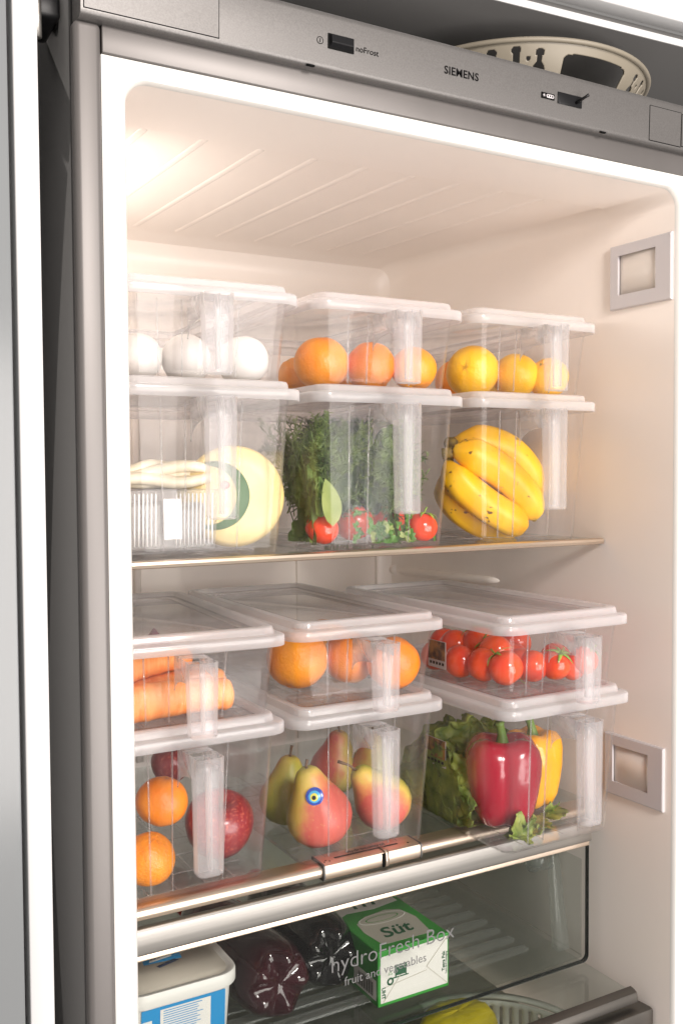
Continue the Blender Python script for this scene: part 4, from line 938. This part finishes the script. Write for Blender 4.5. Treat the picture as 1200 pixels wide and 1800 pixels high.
for k, (u, v, y, d, up, ln, wd) in enumerate((
    (800, 1470, .150, (-.15, .15, 1), (-.8, -.8, 0), .125, .045), (770, 1450, .185, (.0, .2, 1), (-1, -.4, 0), .125, .045), (830, 1465, .170, (.05, .1, 1), (-.5, -1, 0), .128, .04),
    (760, 1420, .230, (-.1, -.1, 1), (-1, -.3, .1), .12, .05), (870, 1440, .190, (.25, .1, 1), (0, -1, .1), .130, .05), (950, 1430, .200, (.1, .1, 1), (0, -1, 0), .125, .05), (845, 1480, .125, (-.5, .2, .8), (-.6, -.7, .4), .07, .03),
    (790, 1440, .135, (-.1, .1, 1), (-.9, -.6, 0), .09, .035), (800, 1400, .160, (.25, -.1, 1), (-.5, -.9, .2), .10, .05), (850, 1400, .185, (-.3, -.1, 1), (-.3, -1, .2), .10, .05), (775, 1460, .150, (-.2, -.05, 1), (-.9, -.5, 0), .10, .045))):
    lettuce_leaf(hit(u, v, 1, y), d, up, ln, wd, .016, k * 3.3)
for k, (u, v, y, d, ln, wd) in enumerate(((895, 1490, .075, (1, .1, .12), .045, .018), (930, 1482, .085, (.8, .4, .25), .045, .018), (960, 1455, .10, (1, .2, .1), .05, .014), (905, 1480, .066, (.6, -.1, .4), .03, .015))):
    lettuce_leaf(hit(u, v, 1, y), d, (0, -.7, 1), ln, wd, .013, 40 + k * 2.1, .05)

# ================================================================== DRAWER CONTENT
zd = ZD + .0056
# milk carton lying on its side
mc = World('milk_carton', (.344, .2, zd)); tag(mc.e, 'green and white milk carton lying in the drawer', 'milk carton')
cx0, cx1, cy0, cy1, cz0, cz1 = .2975, .3890, .1275, .2930, zd, zd + .0600
b = MB(); b.box(cx0, cx1, cy0, cy1, cz0, cz1); bx = mc.add(b.build('box', 'cartongreen', smooth=False, bevel=.0012))
def mpl(pts, mat, name='printed_panel', par=None):
    b = MB(); b.add(pts, [tuple(range(len(pts)))]); return mc.add(b.build(name, mat, smooth=False, solid=.00015), par or bx)
ye = cy0 - .0003; zt_ = cz1 + .0003
mpl([(cx0 + .003, ye, cz0 + .004), (cx1 - .002, ye, cz0 + .004), (cx1 - .002, ye, cz1 - .003), (cx0 + .003, ye, cz1 - .006)], 'cartonwhite')
ye2 = ye - .0003
def fl(a, b_, wd=.00035, mat='cartontan'):   # fold line on the end face
    a = Vector(a); b_ = Vector(b_); d = (b_ - a).normalized(); n_ = Vector((-d.y, d.x)) * wd
    mpl([(a.x + n_.x, ye2, a.y + n_.y), (b_.x + n_.x, ye2, b_.y + n_.y), (b_.x - n_.x, ye2, b_.y - n_.y), (a.x - n_.x, ye2, a.y - n_.y)], mat, 'fold_line')
xm = cx1 - .030; zm = (cz0 + cz1) / 2
fl((cx1 - .002, cz1 - .003), (xm, zm)); fl((cx1 - .002, cz0 + .004), (xm, zm)); fl((cx0 + .004, cz0 + .020), (xm, zm - .004)); fl((cx0 + .006, cz0 + .005), (cx0 + .028, zm))
def mtext(s, size, loc, X, Y, mat, off=0, shear=0, sp=1):
    o = text_mesh('lettering', s, size, mat, off, shear=shear, space=sp); frame_mat(o, X, Y, loc); return mc.add(o, bx)
mtext('UHT', .0062, (cx0 + .0045, ye2, cz0 + .021), (0, 0, -1), (1, 0, 0), 'darkgreenink', .0002)
mtext('Tetra Pak', .0056, (cx1 - .0058, ye2, cz0 + .019), (0, 0, 1), (-1, 0, 0), 'darkgreenink', .0001)
mtext('Tetra Brik Packaging', .0030, (cx1 - .0030, ye2, cz0 + .015), (0, 0, 1), (-1, 0, 0), 'darkgreenink')
b = MB(); lo = [[(cx0 + .0150 + r * math.cos(a), ye2, cz0 + .0255 + r * math.sin(a)) for a in [2 * math.pi * i / 20 for i in range(20)]] for r in (.0022, .0042)]; b.loft(lo); mc.add(b.build('emblem', 'darkgreenink', solid=.0001), bx)
for x0, x1, z0, z1 in ((.020, .036, .040, .0412), (.022, .034, .030, .039), (.018, .038, .0275, .0288), (.021, .0225, .0288, .040), (.034, .0355, .0288, .040)):
    mpl([(cx0 + x0, ye2 - .0001 * (z0 == .030), cz0 + z0), (cx0 + x1, ye2 - .0001 * (z0 == .030), cz0 + z0), (cx0 + x1, ye2 - .0001 * (z0 == .030), cz0 + z1), (cx0 + x0, ye2 - .0001 * (z0 == .030), cz0 + z1)], 'darkgreenink', 'emblem')
b = MB(); lo = [[(cx0 + .0150 + r * math.cos(a), ye2, cz0 + .034 + r * .8 * math.sin(a)) for a in [math.pi / 2 + 2 * math.pi * i / 3 for i in range(3)]] for r in (.0025, .0033)]; b.loft(lo); mc.add(b.build('emblem', 'cartongreen', solid=.0001), bx)
# top face print: pale cup shape, wave and name
cup = [(cx0 + .014, cy0 + .012), (cx1 - .016, cy0 + .010), (cx1 - .010, cy0 + .050), (cx1 - .016, cy0 + .075), (cx0 + .060, cy0 + .082), (cx0 + .030, cy0 + .078), (cx0 + .013, cy0 + .066), (cx0 + .010, cy0 + .045)]
mpl([(x, y, zt_) for x, y in cup], 'cartontan')
mpl([(cx0 + .004, cy0 + .088, zt_), (cx0 + .016, cy0 + .094, zt_), (cx0 + .050, cy0 + .090, zt_), (cx1 - .006, cy0 + .096, zt_), (cx1 - .006, cy0 + .128, zt_), (cx0 + .004, cy0 + .122, zt_)], 'cartonwhite')
b = MB(); lo = [[(cx0 + .046 + rx * math.cos(a), cy0 + .066 + rx * .38 * math.sin(a), zt_ + .0003) for a in [2 * math.pi * i / 32 for i in range(32)]] for rx in (.0285, .0305)]; b.loft(lo); mc.add(b.build('cup_outline', 'cartonwhite', solid=.0001), bx)
b = MB(); lo = [[(cx0 + .046 + rx * math.cos(a), cy0 + .066 + rx * .30 * math.sin(a), zt_ + .0003) for a in [2 * math.pi * i / 32 for i in range(32)]] for rx in (.020, .0215)]; b.loft(lo); mc.add(b.build('cup_outline', 'cartongreen', solid=.0001), bx)
b = MB()
for k in range(3):
    a = .3 + k * .55
    mpl([(cx0 + .030 + k * .012, cy0 + .100, zt_ + .0003), (cx0 + .034 + k * .012, cy0 + .099, zt_ + .0003), (cx0 + .036 + k * .013, cy0 + .120, zt_ + .0003), (cx0 + .033 + k * .013, cy0 + .121, zt_ + .0003)], 'darkgreenink', 'lettering_stroke')
mtext('Süt', .030, (cx0 + .0235, cy0 + .0230, zt_ + .0004), (1, .05, 0), (-.05, 1, 0), 'darkgreenink', .0005, .25)
mtext('UZUN OMURLU', .0048, (cx0 + .030, cy0 + .0150, zt_ + .0004), (1, 0, 0), (0, 1, 0), 'darkgreenink') if False else None
# side panel facing left
mpl([(cx0 - .0003, cy0 + .004, cz0 + .006), (cx0 - .0003, cy0 + .05, cz0 + .006), (cx0 - .0003, cy0 + .05, cz0 + .028), (cx0 - .0003, cy0 + .004, cz0 + .028)], 'cartonwhite')
for k in range(9):
    y = cy0 + .010 + k * .0035; mpl([(cx0 - .0006, y, cz0 + .009), (cx0 - .0006, y + .0016, cz0 + .009), (cx0 - .0006, y + .0016, cz0 + .024), (cx0 - .0006, y, cz0 + .024)], 'ink', 'barcode_bar')
# bottles lying with their bases to the front
def bottle(name, x, y, z, r, yaw, mat, label):
    e = empty(name, (x, y, z - r), 0); tag(e, label, 'bottle', None)
    h = .235
    prof = [(.0001, .012), (.22, .010), (.40, .004), (.62, .0), (.80, .004), (.93, .016), (.99, .032), (1.0, .05), (.985, .075), (1.0, .080), (1.0, .115), (.985, .12), (1.0, .126), (.99, .15), (.88, .175), (.62, .20), (.36, .218), (.33, .235), (.0001, .236)]
    def fn(rr, zz_, a):
        t = rr / r
        if zz_ < .034 and t > .25: k = .5 + .5 * math.cos(5 * a); zz_ = zz_ + .012 * (1 - k) * math.sin(math.pi * min(1, (t - .2) / .8)) * (1 - zz_ / .034); rr = rr * (1 - .05 * (1 - k) * (1 - zz_ / .04))
        if .08 < zz_ < .12: rr *= 1 + .012 * math.cos(zz_ * 900)
        return rr, zz_
    b = MB(); lo = lathe([(q_ * r, zz_) for q_, zz_ in prof], 60, fn)
    rot = Matrix.Rotation(R_(yaw), 4, 'Z') @ Matrix.Rotation(R_(-90), 4, 'X')
    b.loft([[rot @ Vector(p) + Vector((0, 0, r)) for p in lp] for lp in lo], True, True); bo = b.build('bottle_body', mat, e)
    b = MB(); b.loft([[rot @ Vector(p) + Vector((0, 0, r)) for p in lp] for lp in lathe([(r * 1.006, .083), (r * 1.008, .113)], 40)]); b.build('label_band', 'shrink', e, solid=.0003)
    b = MB(); b.loft([[rot @ Vector(p) + Vector((0, 0, r)) for p in lp] for lp in lathe([(r * .36, .222), (r * .37, .238), (r * .3, .241)], 24)], True, True); b.build('cap', 'redlabel', e)
    return e
bottle('drink_bottle', .1965, .146, zd + .0405, .0405, 4, 'cola', 'bottle of dark red drink lying beside the margarine tub')
bottle('drink_bottle', .2740 - .0035, .172, zd + .0385, .0385, -3, 'coladark', 'bottle of black drink lying beside the milk carton')
# margarine tub
tb = World('margarine_tub', (.085, .165, zd)); tag(tb.e, 'white and blue margarine tub with beige lid in the drawer', 'tub')
tx0_, tx1_, ty0_, ty1_ = .022, .139, .119, .220; th = .086
def tl_(ins_, z, r): return [(x, y, z) for x, y in rrect(tx0_ + ins_, tx1_ - ins_, ty0_ + ins_, ty1_ - ins_, r, 8)]
b = MB(); b.loft([tl_(.011, zd, .015), tl_(.010, zd + .002, .016), tl_(.004, zd + th - .002, .020)], True, True); tbb = tb.add(b.build('tub_body', 'tubwhite', autos=40))
b = MB(); b.loft([tl_(.0005, zd + th - .012, .022), tl_(0, zd + th - .011, .022), tl_(0, zd + th - .001, .022), tl_(.001, zd + th + .0010, .021), tl_(.0045, zd + th + .0012, .019), tl_(.0065, zd + th - .0010, .018), tl_(.008, zd + th - .0012, .017)]); tli = tb.add(b.build('lid', 'tubwhite', autos=50))
b = MB(); b.loft([tl_(.0079, zd + th - .0012, .017)], False, True); tb.add(b.build('lid_top', 'tublid', solid=.0006), tli)
zl = zd + th - .0006
for pts, mt in (([(.060, .178), (.098, .175), (.100, .196), (.063, .197)], 'bluetub'), ([(.066, .180), (.090, .183), (.092, .192), (.070, .190)], 'tubwhite'), ([(.034, .170), (.052, .176), (.048, .200), (.032, .205)], 'yellowdot'), ([(.072, .166), (.094, .172), (.090, .176), (.070, .170)], 'navy')):
    b = MB(); k_ = .0002 * ('tubwhite' == mt) + .0004 * (mt == 'navy'); b.add([(x, y, zl + k_) for x, y in pts], [(0, 1, 2, 3)]); tb.add(b.build('lid_print', 'cartontan' if mt == 'yellowdot' else mt, solid=.0001), tli)
for k in range(6):
    b = MB(); b.add([(.068 + .004 * k, .1835 + .0004 * k, zl + .0007), (.0705 + .004 * k, .1837 + .0004 * k, zl + .0007), (.0705 + .004 * k, .1890, zl + .0007), (.0690 + .004 * k, .1888, zl + .0007)], [(0, 1, 2, 3)]); tb.add(b.build('lid_print', 'navy', solid=.0001), tli)
# blue band + nutrition panel on the front
def tubface(u0, u1, z0, z1, d, mat, name):
    def pt(u, z):
        ins_ = .010 + (.004 - .010) * (z - zd) / th; return (tx0_ + u, ty0_ + ins_ - d, z)
    b = MB(); b.add([pt(u0, z0), pt(u1, z0), pt(u1, z1), pt(u0, z1)], [(0, 1, 2, 3)]); return tb.add(b.build(name, mat, smooth=False, solid=.0001), tbb)
tubface(.018, .101, zd + .006, zd + .071, .0002, 'bluetub', 'printed_panel')
tubface(.036, .086, zd + .006, zd + .068, .0006, 'tubwhite', 'printed_panel'); tubface(.019, .028, zd + .006, zd + .060, .0006, 'tubwhite', 'printed_panel')
for k in range(12):
    z = zd + .0665 - k * .0023
    tubface(.039, .039 + rs.uniform(.032, .041), z - .0007, z, .0009, 'bluetub', 'text_line')
for k in range(9): tubface(.040 + .0045 * k, .0403 + .0045 * k, zd + .008, zd + .038, .0009, 'navy', 'text_line')
# below: yellow bag and slotted basket
b = MB(); s = 0
Pb = Vector((.4180, .150, -.612))
b.loft([[(Pb.x + .048 * q_[0] * (1 + .08 * noise.noise(Vector((a * 2, z * 30, 1)))) * math.cos(a), Pb.y + .036 * q_[0] * math.sin(a) * (1 + .1 * noise.noise(Vector((a * 2, 5, 1)))), Pb.z + q_[1] * .04 + .003 * noise.noise(Vector((a * 3, q_[0] * 4, 7)))) for a in [2 * math.pi * i / 40 for i in range(40)] for z in [0]] for q_ in ((.001, -1), (.7, -1), (1, -.7), (1.04, -.2), (1, .3), (.93, .55), (.8, .72), (.55, .80), (.25, .78), (.001, .76))])
single(b, 'yellow_bag', 'yellowbag', 'bright yellow packet under the lowest glass shelf', 'packet')
sb = World('slotted_basket', (.49, .13, -.656)); tag(sb.e, 'pale grey slotted basket under the lowest glass shelf', 'basket')
b = MB(); n_ = 60
arc = [(.400 + .118 * math.cos(a), .060 + .118 * math.sin(a)) for a in [R_(-15 + 110 * k / n_) for k in range(n_ + 1)]]
fs = []
vs_ = [(x, y, z) for z in (-.6555, -.625, -.592, -.586) for x, y in arc]
for r_ in range(3):
    for i in range(n_):
        if r_ == 1 and i % 3 == 1: continue
        fs.append((r_ * (n_ + 1) + i, r_ * (n_ + 1) + i + 1, (r_ + 1) * (n_ + 1) + i + 1, (r_ + 1) * (n_ + 1) + i))
b.add(vs_, fs); sb.add(b.build('basket_wall', 'basket', solid=.002))
b = MB(); b.loft([[(.400 + r_ * math.cos(a), .060 + r_ * math.sin(a), -.585) for a in [R_(-15 + 110 * k / n_) for k in range(n_ + 1)]] for r_ in (.118, .128)], closed=False); sb.add(b.build('basket_rim', 'basket', solid=.003))
b = MB(); b.box(.22, .3998, .050, .19, -.6555, -.652); sb.add(b.build('basket_floor', 'basket'))
for o in list(bpy.data.objects):
    for k in ('worldparts', '_o'):
        if k in o: del o[k]
